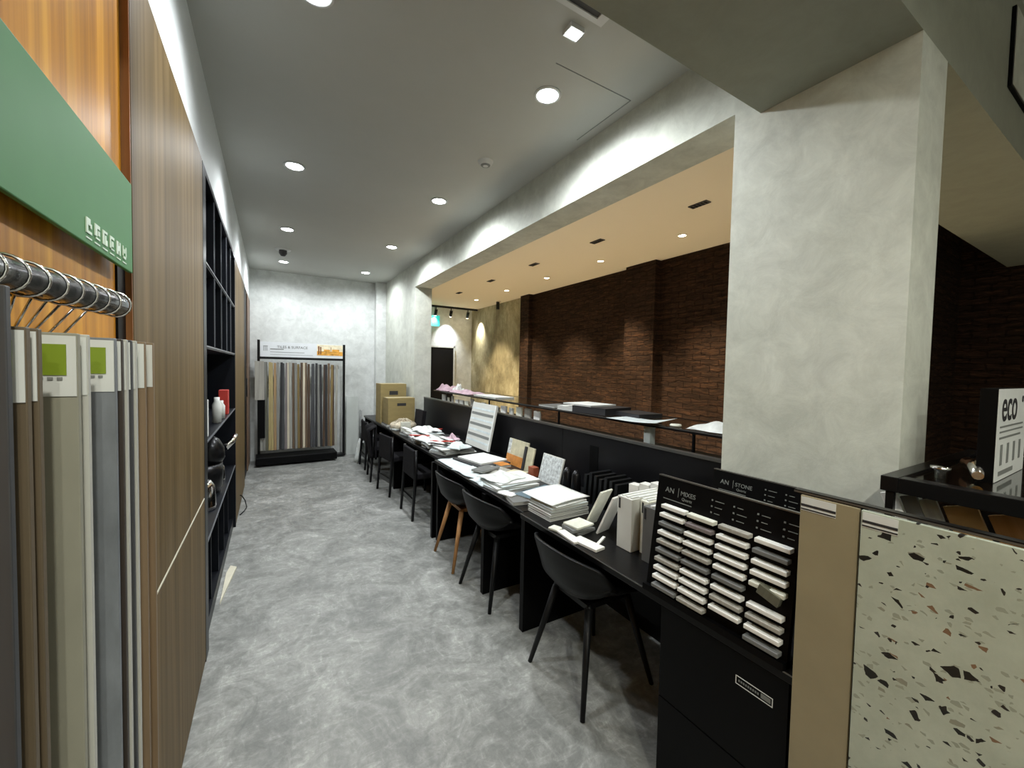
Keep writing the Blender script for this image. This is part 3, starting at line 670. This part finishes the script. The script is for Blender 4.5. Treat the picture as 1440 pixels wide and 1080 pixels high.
for k, (x, y, s) in enumerate(((1.58, 2.45, .10),)):
    o = MB().lathe([(0, 0), (s*.8, 0), (s, s*.5), (s*.95, s*1.3), (s*.5, s*1.7), (0, s*1.75)], n=18).build('black_bag', 'black_fabric'); o.location = (x, y, 0)
    tag(o, ['black bag on the floor under the desk behind the black legged chair', 'small black bag on the floor under the nearest desk'][k], 'bag')

# ---------------------------------------------------------------- stone sample racks on the near desk
lean = .13
def sample_rack(label, name, x0, y0, y1, z0, z1, brand, rows):
    t = thing(name, label, 'sample rack', (x0, y0, z0), (0, math.atan(lean), 0))
    L = y1-y0; Hh = (z1-z0)*math.sqrt(1+lean*lean)
    MB().box(0, .018, 0, L, .0, Hh).build('back_board', 'black_laminate', t, bevel=.001)
    MB().box(-.001, .019, 0, L, Hh, Hh+.004).build('top_edge', 'rail_edge', t)
    fr_ = lambda y, z: frame((-.0005, y, z), (0, -1, 0), (0, 0, 1))
    text('brand_text', brand[0], .026, 'print_grey', t, fr_(L-.035, Hh-.052)); text('brand_text', brand[1], .022, 'print_grey', t, fr_(L-.098, Hh-.050))
    text('brand_text', 'Quartz', .014, 'print_grey', t, fr_(L-.105, Hh-.066))
    MB().box(-.001, 0, L-.145, L-.03, Hh-.078, Hh-.0755).box(-.001, 0, L-.0905, L-.089, Hh-.06, Hh-.028).build('rule_line', 'print_grey', t)
    ft = MB()
    for c in range(4):
        for r_ in range(3):
            y = L-.22-c*.073; z = Hh-.035-r_*.020
            if y < .03: continue
            ft.box(-.001, 0, y, y+.005, z, z+.005); ft.box(-.001, 0, y-.038+(r_*7+c*5) % 3*.006, y-.008, z+.001, z+.003)
    ft.build('feature_print', 'print_grey', t)
    return t, Hh
rack, Hh = sample_rack('black stone sample rack with four columns of bars standing on the near desk', 'stone_sample_rack', 1.197, .53, 1.008, .70, 1.115, ('AN', 'MIXES'), 10)
MB().box(-.02, .05, .0, .478, .0, .02).build('base_ledge', 'black_laminate', rack)
cols_ = [(.965, 'wwdwgdgwwd'), (.860, 'crwwgdwwwg'), (.748, 'gwwwwdwgw-'), (.636, 'wdwwc-wgwd')]
cm = {'w': ('tile_white', 'white'), 'd': ('file_grey', 'dark grey'), 'g': ('strip_ash', 'grey speckled'), 'c': ('tile_cream', 'cream'), 'r': ('strip_mauve_grey', 'brownish grey')}
cname = ['leftmost', 'second', 'third', 'rightmost']
for ci, (yl, pat) in enumerate(cols_):
    for ri, p in enumerate(pat):
        if p == '-': continue
        z = 1.018-ri*.0312
        xb = 1.197+(z-.70)*lean
        m_, nm = cm[p]
        o = MB().box(-.026, -.001, -.096, 0, 0, .013).build('stone_sample_bar', m_, bevel=.002)
        o.location = (xb, yl+(.003 if ri else 0), z-.008)
        tag(o, f'{nm} stone sample bar, {ORD[ri]} from the top in the {cname[ci]} column of the rack', 'stone sample', 'stone sample bars on the black rack')
o = block('loose_stone_sample', 'grey green stone sample tilted in the gap of the rightmost rack column', 'stone sample', (1.20, .585, .868), (.02, .06, .03), 'strip_olive_dark', (.3, 0, 0))
rack2, _ = sample_rack('black sample board behind the stone rack, standing against the concrete pillar', 'stone_sample_board', 1.60, .52, 1.045, .70, 1.085, ('AN', 'STONE'), 0)

# ---------------------------------------------------------------- slab display at the right
sdn = thing('slab_display_stand', 'black steel rail stand holding the large tile slabs', 'display stand', (1.19, -.42, 0))
MB().box(-.004, .018, 0, .945, 1.192, 1.200).build('top_rail', 'black_metal', sdn)
MB().box(-.0055, -.004, 0, .945, 1.193, 1.197).build('rail_edge', 'rail_edge', sdn)
MB().box(.012, .05, 0, .95, 0, .06).build('bottom_rail', 'black_metal', sdn)
for y in (.0, .905): MB().box(.014, .05, y, y+.03, .061, 1.19).build('upright', 'black_metal', sdn)
def sticker(t, x, y0, y1, zt):
    MB().box(x-.001, x, y0, y1, zt-.036, zt-.001).build('sticker', 'card_white', t)
    MB().box(x-.0018, x-.001, y0, y1, zt-.025, zt-.019).box(x-.0018, x-.001, y0, y1, zt-.0335, zt-.0305).build('sticker_print', 'ink_black', t)
t = thing('taupe_slab', 'plain taupe tile slab standing beside the terrazzo slab', 'tile slab', (1.18, .385, .02))
MB().box(0, .010, .0, .122, 0, 1.17).build('slab', 'tile_taupe', t, bevel=.001); sticker(t, 0, .045, .120, 1.168)
t = thing('terrazzo_slab', 'large pale terrazzo slab with black and brown chips at the right', 'tile slab', (1.176, -.42, .02))
MB().box(0, .012, .0, .800, 0, 1.17).build('slab', 'terrazzo', t, bevel=.001); sticker(t, 0, .735, .797, 1.168)
# counter with black frame and glass top behind the slabs
ct = thing('display_counter', 'black framed glass top counter beyond the slabs at the right edge', 'counter', (1.53, .455, 0))
MB().box(0, .9, -1.1, -1.06, 1.17, 1.213).box(0, .9, -.04, 0, 1.17, 1.213).box(0, .045, -1.06, -.04, 1.17, 1.213).box(.86, .9, -1.06, -.04, 1.17, 1.213).build('top_frame', 'black_metal', ct, bevel=.002)
MB().box(.046, .859, -1.059, -.041, 1.196, 1.204).build('glass_top', 'glass', ct)
MB().box(.03, .87, -1.08, -.02, 0, .98).build('body', 'black_laminate', ct)
for x, y in ((.0, -.03), (.0, -.30), (.0, -1.09), (.87, -.03), (.87, -1.09)): MB().box(x+.004, x+.022, y, y+.018, .981, 1.169).build('corner_post', 'rail_edge' if y == -.30 else 'black_metal', ct)
samples = [('tile_white', 'white tile sample', .00, .0), ('tile_grey', 'grey tile sample', .045, 0), ('strip_taupe_grey', 'greenish grey tile sample', .085, 0), ('cardboard_tan', 'light wood sample board', .15, .0), ('leg_oak', 'brown wood sample board', .235, 0)]
for k, (m_, nm, dy, _) in enumerate(samples):
    o = MB().box(-.006, .006, -.018-.014*(k > 2), .018+.014*(k > 2), 0, .185).build('counter_sample', m_, bevel=.001)
    o.location = (1.575+.004*k, .385-dy*.95, .985); o.rotation_euler = (-.35, 0, 0)
    tag(o, f'{nm} leaning inside the glass topped counter', 'sample', 'samples leaning inside the glass counter')
o = MB().box(0, .05, 0, .10, 0, .005).build('counter_white_card', 'tile_white'); o.location = (1.47, .42, 1.135); bpy.data.objects.remove(o)
o = MB().tube([(0, 0, .02), (.08, .02, .035), (.16, .05, .03), (.22, .04, .02)], [.012, .018, .018, .008], 14).build('chrome_tap', 'chrome'); o.location = (1.72, .30, 1.205)
tag(o, 'polished chrome tap fitting lying on the glass counter top', 'tap')
o = MB().lathe([(0, 0), (.012, 0), (.012, .02), (.022, .026), (.022, .034), (0, .036)]).build('chrome_finial', 'chrome'); o.location = (1.70, .37, 1.2045)
tag(o, 'small round chrome fitting standing on the glass counter', 'fitting')
o = MB().box(0, .18, 0, .04, 0, .012).build('steel_profile', 'rail_edge'); o.location = (1.85, .10, 1.2045); o.rotation_euler = (0, 0, .3)
tag(o, 'short steel profile lying on the glass counter by the sign', 'metal profile')
ec = thing('eco_sign_box', 'tall black and white display sign standing on the counter', 'sign', (1.757, .276, 1.2045))
MB().box(0, .38, .0015, .036, 0, .268).build('sign_body', 'black_laminate', ec, bevel=.001)
MB().box(.001, .379, 0, .0014, .001, .267).build('sign_face', 'card_white', ec)
fe = lambda x, z: frame((x, -.0004, z), (1, 0, 0), (0, 0, 1))
text('sign_text', 'eco', .135, 'ink_black', ec, fe(.04, .175), bold=.0012)
text('sign_text', 'o', .04, 'ink_black', ec, fe(.30, .225), bold=.001)
ln = MB().box(.03, .33, -.001, 0, .155, .160).box(.03, .33, -.001, 0, .140, .145).box(.03, .30, -.001, 0, .122, .128)
for k in range(4): ln.box(.05+k*.08, .075+k*.08, -.001, 0, .045, .105)
ln.box(.04, .22, -.001, 0, .015, .028); ln.build('sign_print', 'print_grey', ec)

# ================================================================ things on the desks
Z = .7005
# box files
def boxfile(label, x, y, m_, w_=.085, d_=.25, h=.235, rz=0):
    t = thing('box_file', label, 'box file', (x, y, Z), (0, 0, rz), 'box files on the near desk')
    MB().box(0, d_, -w_, 0, 0, h).build('file_body', m_, t, bevel=.002)
    MB().box(-.001, 0, -.018, -.008, h-.055, h-.008).build('finger_slot', 'ink_black', t)
    for k in range(3):
        MB().box(.01, d_-.01, -w_+.010+k*.025, -w_+.020+k*.025, h, h+.006).build('page_block', 'paper', t)
    return t
boxfile('white box file standing between the leaning tiles and the grey file', 1.36, 1.32, 'file_white')
boxfile('dark grey box file standing next to the stone sample rack', 1.35, 1.165, 'file_grey', .10)
boxfile('slim cream box file tucked between the white and grey ones', 1.40, 1.222, 'tile_cream', .045, .2)
block('tan_carton', 'small tan cardboard carton behind the grey box file', 'carton', (1.645, 1.20, Z), (.06, .16, .27), 'cardboard_tan')
for k in range(3):
    block('white_carton', ['white carton behind the box files, nearest the tan carton', 'middle white carton behind the box files', 'white carton behind the box files, nearest the leaning tiles'][k], 'carton', (1.645, 1.33+k*.07, Z), (.05, .055, .25-.02*k), 'tile_white', (0, 0, .1*k), 'white cartons behind the box files')
# leaning tiles
def tile(name, label, p, d, m_, rot, grp=None): return block(name, label, 'tile', p, d, m_, rot, grp)
tile('leaning_tile', 'tall cream stone tile leaning back by the paper stack', (1.43, 1.575, Z+.003), (.10, .010, .215), 'tile_cream', (.45, 0, math.radians(12)), 'leaning tiles')
tile('leaning_tile', 'tall white tile leaning back next to the white box file', (1.415, 1.47, Z+.003), (.10, .010, .215), 'tile_white', (.42, 0, math.radians(12)), 'leaning tiles')
tile('flat_tile', 'cream square tile lying on top of dark tiles', (1.315, 1.535, Z+.031), (.115, .10, .010), 'tile_cream', (0, 0, .12))
tile('dark_tile', 'dark grey tile under the cream square tile', (1.305, 1.53, Z+.0155), (.12, .10, .014), 'tile_grey', (0, 0, -.1))
tile('dark_tile', 'lowest dark tile under the cream square tile', (1.32, 1.54, Z), (.13, .11, .014), 'file_grey', (0, 0, .2))
tile('pale_tile', 'long pale tile at the desk edge in front of dark tiles', (1.222, 1.49, Z), (.045, .15, .010), 'tile_white', (0, 0, -.1))
tile('pale_tile', 'pale tile on the desk edge nearest the box files', (1.245, 1.385, Z), (.06, .15, .012), 'tile_white', (0, 0, .12))
tile('pale_tile', 'small pale tile corner beside the paper stack', (1.225, 1.60, Z), (.05, .06, .010), 'tile_cream', (0, 0, .3))
tile('pale_tile', 'thin white tile stick in front of the white file', (1.325, 1.385, Z), (.10, .014, .008), 'tile_white', (0, 0, .5))
# catalogues
def cat(label, x, y, z, d, cover, rz=0, name='catalogue', edge='paper_edge', grp=None):
    if name == 'sample_binder': edge = 'ink_black'
    t = thing(name, label, 'catalogue', (x, y, z), (0, 0, rz), grp)
    h = d[2]
    MB().box(-d[0]/2+.002, d[0]/2, -d[1]/2+.002, d[1]/2-.002, .0015, h-.0015).build('pages', edge, t)
    MB().box(-d[0]/2, d[0]/2, -d[1]/2, d[1]/2, 0, .0014).box(-d[0]/2, d[0]/2, -d[1]/2, d[1]/2, h-.0014, h).build('cover', cover, t)
    return t
z = Z; px, py = 1.39, 1.80
for k, (h, cv, dr, w_) in enumerate([(.012, 'paper', .02, .27), (.010, 'file_grey', -.03, .26), (.014, 'paper', .03, .27), (.012, 'tile_grey', -.02, .25), (.016, 'paper_cool', .04, .26), (.010, 'paper', .14, .24)]):
    cat(f'catalogue in the tall white stack, ' + ['lowest', 'second from below', 'third from below', 'fourth from below', 'fifth from below', 'topmost, open'][k] , px, py, z, (w_, .21, h), cv, dr, grp='catalogues in the tall white stack'); z += h+.0004
# sagging open sheet on top
o = MB().grid(lambda a, b_: ((a-.5)*.29, (b_-.5)*.25, .008+.006*math.sin(a*3.1)+.010*(b_**2)), 10, 8).build('paper_sheet', 'paper', solid=.002); o.location = (1.395, 1.83, z+.001); o.rotation_euler = (0, 0, .12)
tag(o, 'large blank white sheet on top of the tall catalogue stack', 'paper')
# dark glossy items behind
for k in range(7):
    o = block('black_sample_book', f'black glossy sample book upright behind the paper stack, {ORD[k]} from the box files', 'sample book', (1.72, 1.62+k*.042, Z), (.16, .022, .17+.01*(k % 3)), 'black_plastic', (.08, 0, 0), 'black sample books behind the paper stack')
for k in range(2):
    o = MB().lathe([(0, 0), (.030, 0), (.034, .03), (.028, .12), (.012, .15), (0, .15)]).build('glossy_bottle', 'black_metal'); o.location = (1.70, 2.02+k*.09, Z)
    tag(o, ['dark glossy bottle behind the paper stack, nearer the books', 'dark glossy bottle nearer the printed catalogue'][k], 'bottle')
# second desk
cat('blue grey catalogue lying under the white sheet', 1.46, 2.06, Z, (.30, .20, .028), 'blue_cover', .25)
cat('dark catalogue peeking out at the desk edge below the blue one', 1.30, 2.08, Z, (.14, .20, .020), 'file_grey', -.2)
cat('small white brochure at the desk edge beside the blue catalogue', 1.262, 2.15, Z+.021, (.07, .12, .006), 'paper', .3)
z = Z
for k, (h, cv, dr) in enumerate([(.014, 'paper_cool', .1), (.010, 'paper', -.05), (.012, 'paper_cool', .12), (.008, 'paper', .0)]):
    cat('white brochure in the messy pile mid desk, ' + ['lowest', 'second from below', 'third from below', 'topmost'][k], 1.40+.01*k, 2.37+.01*k, z, (.32, .27, h), cv, dr, grp='brochures in the messy pile'); z += h+.0004
def crumple(name, label, loc, sx, sy_, h, m_, seed, rz=0, catg='paper'):
    rnd = random.Random(seed); ph = [rnd.uniform(0, 6) for _ in range(6)]
    def fn(a, b_):
        r_ = max(abs(a-.5), abs(b_-.5))*2
        w_ = (math.sin(a*7+ph[0])*math.sin(b_*6+ph[1])+.5*math.sin(a*15+ph[2]+b_*5)+.4*math.sin(b_*17+ph[3]-a*4))*.3
        return ((a-.5)*sx*(1+.08*math.sin(b_*9+ph[4])), (b_-.5)*sy_*(1+.08*math.sin(a*8+ph[5])), .004+h*(1-r_**3)*(.62+w_) if r_ < 1 else .0035)
    o = MB().grid(fn, 22, 22).build(name, m_, solid=.002); o.location = loc; o.rotation_euler = (0, 0, rz)
    return tag(o, label, catg)
crumple('crumpled_sheet', 'crumpled white plastic wrapped sheet on the messy brochure pile', (1.37, 2.42, z), .24, .24, .032, 'plastic_bag', 3, .3)
crumple('clear_wrap', 'clear greyish plastic wrap on the desk edge before the wooden legged chair', (1.33, 2.78, Z), .20, .36, .028, 'paper_cool', 5, .1, 'wrapping')
crumple('clear_wrap', 'grey plastic wrap between the messy pile and the black folder', (1.47, 2.70, Z), .20, .20, .045, 'strip_ash', 8, .5, 'wrapping')
crumple('clear_wrap', 'wrinkled pale wrap hanging at the desk edge under the messy pile', (1.265, 2.52, Z), .09, .20, .025, 'paper_cool', 12, 0, 'wrapping')
o = MB().grid(lambda a, b_: ((a-.5)*.21, (b_-.5)*.60, .002+.003*math.sin(b_*14)*math.sin(a*5)**2+.002*math.sin(a*9+b_*7)), 10, 24).build('clear_sheet', 'paper_cool', solid=.001); o.location = (1.335, 3.0, Z+.003)
tag(o, 'flat pale blue plastic sheet at the desk front before the black folder', 'plastic sheet')
cat('dark grey booklet lying half over the pale plastic sheet', 1.40, 2.72, Z+.03, (.20, .12, .012), 'tile_grey', .4)
# printed catalogue propped up
def propped(name, label, x, y, w_, h, m_, rz, tilt, catg='catalogue', z=Z, th=.012, grp=None):
    t = thing(name, label, catg, (x, y, z), (tilt, 0, rz), grp)
    MB().box(-w_/2, w_/2, 0, th, 0, h).build('cover', m_, t, bevel=.002)
    return t
# rz=-pi/2 faces the aisle (-x)
t = propped('printed_catalogue', 'grey printed catalogue propped up against the black screen', 1.66, 2.28, .24, .20, 'file_white', -PI/2, -.25)
MB().box(-.112, .112, -.001, 0, .008, .192).build('printed_page', 'paper_print', t)
t = propped('printed_catalogue', 'tan and orange catalogue propped up behind the black folder', 1.72, 2.83, .30, .215, 'tan_cover', -PI/2, -.2)
MB().box(-.148, .148, -.001, 0, .002, .085).build('orange_band', 'orange_cover', t)
MB().box(-.146, -.10, -.001, 0, .09, .21).build('photo_strip', 'paper_print', t)
propped('swatch_card', 'olive and white swatch card propped beside the tan catalogue', 1.71, 2.62, .10, .19, 'tan_cover', -PI/2, -.2, 'swatch card')
propped('swatch_card', 'narrow dark swatch card between the two propped catalogues', 1.70, 2.685, .03, .19, 'ink_black', -PI/2, -.2, 'swatch card')
block('rust_box', 'small rust coloured box beside the printed catalogue', 'box', (1.69, 2.50, Z), (.05, .07, .07), 'rust_cover')
cat('cream brochure lying in front of the rust box', 1.58, 2.58, Z, (.16, .14, .02), 'tan_cover', .4)
cat('black ring folder under white pages', 1.55, 3.08, Z, (.34, .42, .018), 'ink_black', .15, 'ring_folder', 'ink_black')
cat('white page block lying on the black ring folder', 1.56, 3.10, Z+.0185, (.28, .34, .012), 'paper', .18, edge='paper')
cat('white brochure with red print next to the white page block', 1.62, 2.86, Z+.0, (.10, .12, .024), 'orange_cover', .1)
# third desk: chart board + heap
t = propped('chart_board', 'white board printed with rows of grey bands leaning at the screen', 1.70, 3.52, .50, .43, 'file_white', -PI/2, -.2, 'chart board', Z+.035, .02)
for k in range(7): MB().box(-.235, .225, -.0012, 0, .05+k*.052, .068+k*.052+.008*(k % 2)).build('printed_band', 'print_grey' if k % 2 else 'paper_cool', t)
MB().box(.232, .249, -.001, .0, .0, .43).build('bright_edge', 'paper', t)
rnd = random.Random(11)
covs = ['paper', 'paper_cool', 'ink_black', 'paper', 'file_grey', 'paper_print', 'red_cover', 'paper', 'paper_cool', 'ink_black']
heap = [(1.395, 3.56, .3), (1.395, 3.84, .15), (1.575, 3.86, -.2), (1.40, 4.12, .1), (1.585, 4.14, .3), (1.42, 4.40, -.15), (1.60, 4.42, .2), (1.41, 4.70, .15), (1.60, 4.72, -.1), (1.575, 3.585, .1)]
hn = ['at the third desk front corner', 'second pile along third desk front', 'at the chart board foot', 'at the third desk front middle', 'behind the third desk middle', 'before the white wrap', 'by the screen past mid desk', 'at the third desk far front', 'at the third desk far back', 'right below the chart board']
for k, (x, y, rz) in enumerate(heap):
    z = Z; nn = 3+(k % 3 == 0)-(k == 9)
    for q in range(nn):
        h = rnd.uniform(.008, .02); cv = covs[(k*3+q) % len(covs)]
        cat('%s catalogue %s, %s' % ({'paper': 'white', 'paper_cool': 'pale blue', 'ink_black': 'black', 'file_grey': 'dark grey', 'paper_print': 'printed', 'red_cover': 'red'}[cv], hn[k], ['lowest', 'second up', 'third up', 'topmost'][q]+' in its pile'), x+rnd.uniform(-.01, .01), y+rnd.uniform(-.01, .01), z, (.165 if q else .17, .25, h), cv, rz+rnd.uniform(-.3, .3)*(q > 0), grp='catalogue piles on the third desk'); z += h+.0004
crumple('white_wrap', 'white plastic wrap draped over the front of the third desk pile', (1.40, 3.95, Z+.05), .22, .50, .05, 'plastic_bag', 21, .1, 'wrapping')
crumple('white_wrap', 'crumpled pale wrap beside the chart board foot', (1.50, 3.50, Z+.055), .20, .22, .05, 'paper_cool', 23, .4, 'wrapping')
crumple('white_wrap', 'crumpled white wrap lying before the basket', (1.55, 4.55, Z+.065), .24, .40, .05, 'plastic_bag', 27, .0, 'wrapping')
for k in range(9):
    x, y = 1.36+.09*(k % 4), 3.62+.135*k
    o = block('thin_booklet', 'thin %s booklet strewn over the third desk piles, %s' % (['black', 'red', 'white'][k % 3], ORD[k]+' from the chart board'), 'booklet', (x, y, Z+.072), (.05, .24, .007), ['ink_black', 'red_cover', 'paper'][k % 3], (0, .03, .5+.5*math.sin(k*2.1)))
crumple('mauve_wrap', 'small mauve cloth bundle in the middle of the third desk', (1.60, 3.88, Z+.058), .12, .14, .06, 'pink_cloth', 31, .0, 'cloth')
# fourth desk
bk = thing('cane_basket', 'shallow round woven cane bundle in front of the cardboard cartons', 'basket', (1.47, 5.22, Z))
MB().lathe([(0, .10), (.08, .095), (.15, .075), (.17, .05), (.16, .0), (0, .0)], n=28).build('woven_body', 'cane', bk)
for k in range(9):
    a = k*.7; MB().tube([(.16*math.cos(a), .16*math.sin(a), .06), (.05*math.cos(a+.5), .05*math.sin(a+.5), .125), (.15*math.cos(a+2.2), .15*math.sin(a+2.2), .075)], .006, 8).build('cane_loop', 'cane', bk)
def carton(label, x, y, d, rz, z=Z):
    t = thing('cardboard_carton', label, 'carton', (x, y, z), (0, 0, rz), 'cardboard cartons on the far desk')
    MB().box(-d[0]/2, d[0]/2, -d[1]/2, d[1]/2, 0, d[2]).build('carton_body', 'cardboard', t, bevel=.003)
    MB().box(-d[0]/2-.001, d[0]/2+.001, -.025, .025, d[2], d[2]+.001).build('tape', 'carton_tape', t)
    MB().box(-.06, .06, -d[1]/2-.001, -d[1]/2, d[2]*.72, d[2]*.82).build('hand_hole', 'ink_black', t)
    return t
carton('tall cardboard carton with printed hole standing at the far desk end', 1.485, 5.92, (.36, .30, .555), 0)
carton('lower cardboard carton in front of the tall one', 1.50, 5.55, (.36, .28, .38), 0)
cat('black folder on the far desk left of the basket', 1.36, 5.55, Z, (.12, .30, .03), 'ink_black', 0)
cat('pale brochure at the far desk edge beside the basket', 1.36, 5.16, Z, (.10, .16, .012), 'paper_cool', .2)
block('glass_frame_box', 'small open white frame box at the far desk front edge', 'box', (1.42, 4.93, Z), (.12, .03, .12), 'tile_cream')
block('black_folded_case', 'black flat case leaning behind the cane bundle', 'case', (1.66, 5.15, Z), (.05, .30, .24), 'black_fabric', (0, .1, 0))

# ================================================================ side room counter behind the screen
sc_ = thing('side_counter', 'long black counter with raised glass shelf behind the desk screen', 'counter', (2.04, 1.12, 0))
MB().box(0, .5, 0, 4.55, 0, .96).build('counter_body', 'black_laminate', sc_)
MB().box(0, .018, 0, 4.55, 1.155, 1.172).box(.482, .5, 0, 4.55, 1.155, 1.172).build('shelf_rail', 'black_metal', sc_)
MB().box(-.002, 0, 0, 4.55, 1.166, 1.171).build('rail_highlight', 'rail_edge', sc_)
MB().box(.019, .481, 0, 4.55, 1.162, 1.170).build('glass_shelf', 'glass', sc_)
for y in (.30, 1.55, 2.80, 4.05): MB().box(.003, .017, y, y+.012, .961, 1.154).build('shelf_post', 'black_metal', sc_)
block('white_sample_block', 'pale blue white sample block standing under the glass shelf', 'sample', (2.10, 1.78, .961), (.05, .05, .19), 'paper_cool')
block('white_sample_card', 'white card lying on the side counter by the concrete pillar', 'card', (2.12, 1.24, .9612), (.10, .16, .04), 'paper')
rn = random.Random(5)
for k in range(16):
    y = 3.05+k*.155
    t = thing('sample_chip', f'small upright sample chip under the glass shelf, {k+1} from the near end of the row', 'sample chip', (2.09, y, .961), (0, 0, rn.uniform(-.2, .2)), 'sample chips under the glass shelf')
    nm = [ORD[k]] if k < 8 else [ORD[15-k]]
    t['label'] = f'small upright sample chip under the glass shelf, {nm[0]} from the {"near" if k < 8 else "far"} end of the row'
    MB().box(-.01, .01, -.045, .045, 0, rn.uniform(.12, .17)).build('chip', ['tile_white', 'strip_ash', 'tile_cream', 'file_white'][k % 4], t, bevel=.002)
    MB().box(-.012, .012, -.05, .05, 0, .018).build('chip_foot', 'ink_black', t)
# things on top of the shelf
SZ = 1.1725
cat('large black bound sample binder on the glass shelf', 2.22, 2.36, SZ, (.30, .34, .05), 'ink_black', .1, 'sample_binder')
cat('white catalogue under the black binders on the glass shelf', 2.20, 2.62, SZ, (.26, .22, .03), 'paper', 0)
cat('white topped catalogue stacked on the near black binder', 2.22, 2.50, SZ+.0505, (.28, .32, .010), 'paper', .05)
cat('second black binder lying nearer the pillar on the glass shelf', 2.30, 2.06, SZ, (.22, .26, .03), 'ink_black', -.1, 'sample_binder')
cat('thin dark catalogue on the glass shelf beyond the binders', 2.20, 2.90, SZ, (.24, .24, .014), 'file_grey', 0)
o = MB().grid(lambda a, b_: ((a-.5)*.2, (b_-.5)*.42, .002+.035*(b_ < .5)*max(0, 1-2*b_)**1.5*(.4+a*.6)), 8, 14).build('curled_sheet', 'paper_cool', solid=.002); o.location = (2.10, 1.86, SZ+.001)
tag(o, 'pale sheet with a curled up end lying on the glass shelf', 'paper')
o = MB().lathe([(0, .012), (.03, .012), (.035, .006), (.034, 0), (0, 0)]).build('small_dish', 'tile_cream'); o.location = (2.12, 1.60, SZ); tag(o, 'tiny pale dish on the glass shelf beside the curled sheet', 'dish')
crumple('white_bag', 'crumpled white plastic bag on the glass shelf next to the pillar', (2.20, 1.33, SZ+.001), .26, .36, .05, 'plastic_bag', 41, .1, 'bag')
crumple('pink_bundle', 'pink and white cloth bundle at the far end of the glass shelf', (2.16, 5.40, SZ+.001), .26, .36, .10, 'pink_cloth', 43, 0, 'cloth')
crumple('white_bundle', 'small white folded cloth on top of the glass shelf far end', (2.22, 5.18, SZ+.001), .14, .18, .12, 'plastic_bag', 44, 0, 'cloth')
crumple('grey_bundle', 'greyish mauve cloth lying along the glass shelf beside the bundle', (2.16, 4.78, SZ+.001), .24, .60, .05, 'pink_cloth', 45, 0, 'cloth')
cat('white flat catalogue on the glass shelf beyond the chart board', 2.20, 4.12, SZ, (.24, .55, .014), 'paper', 0)
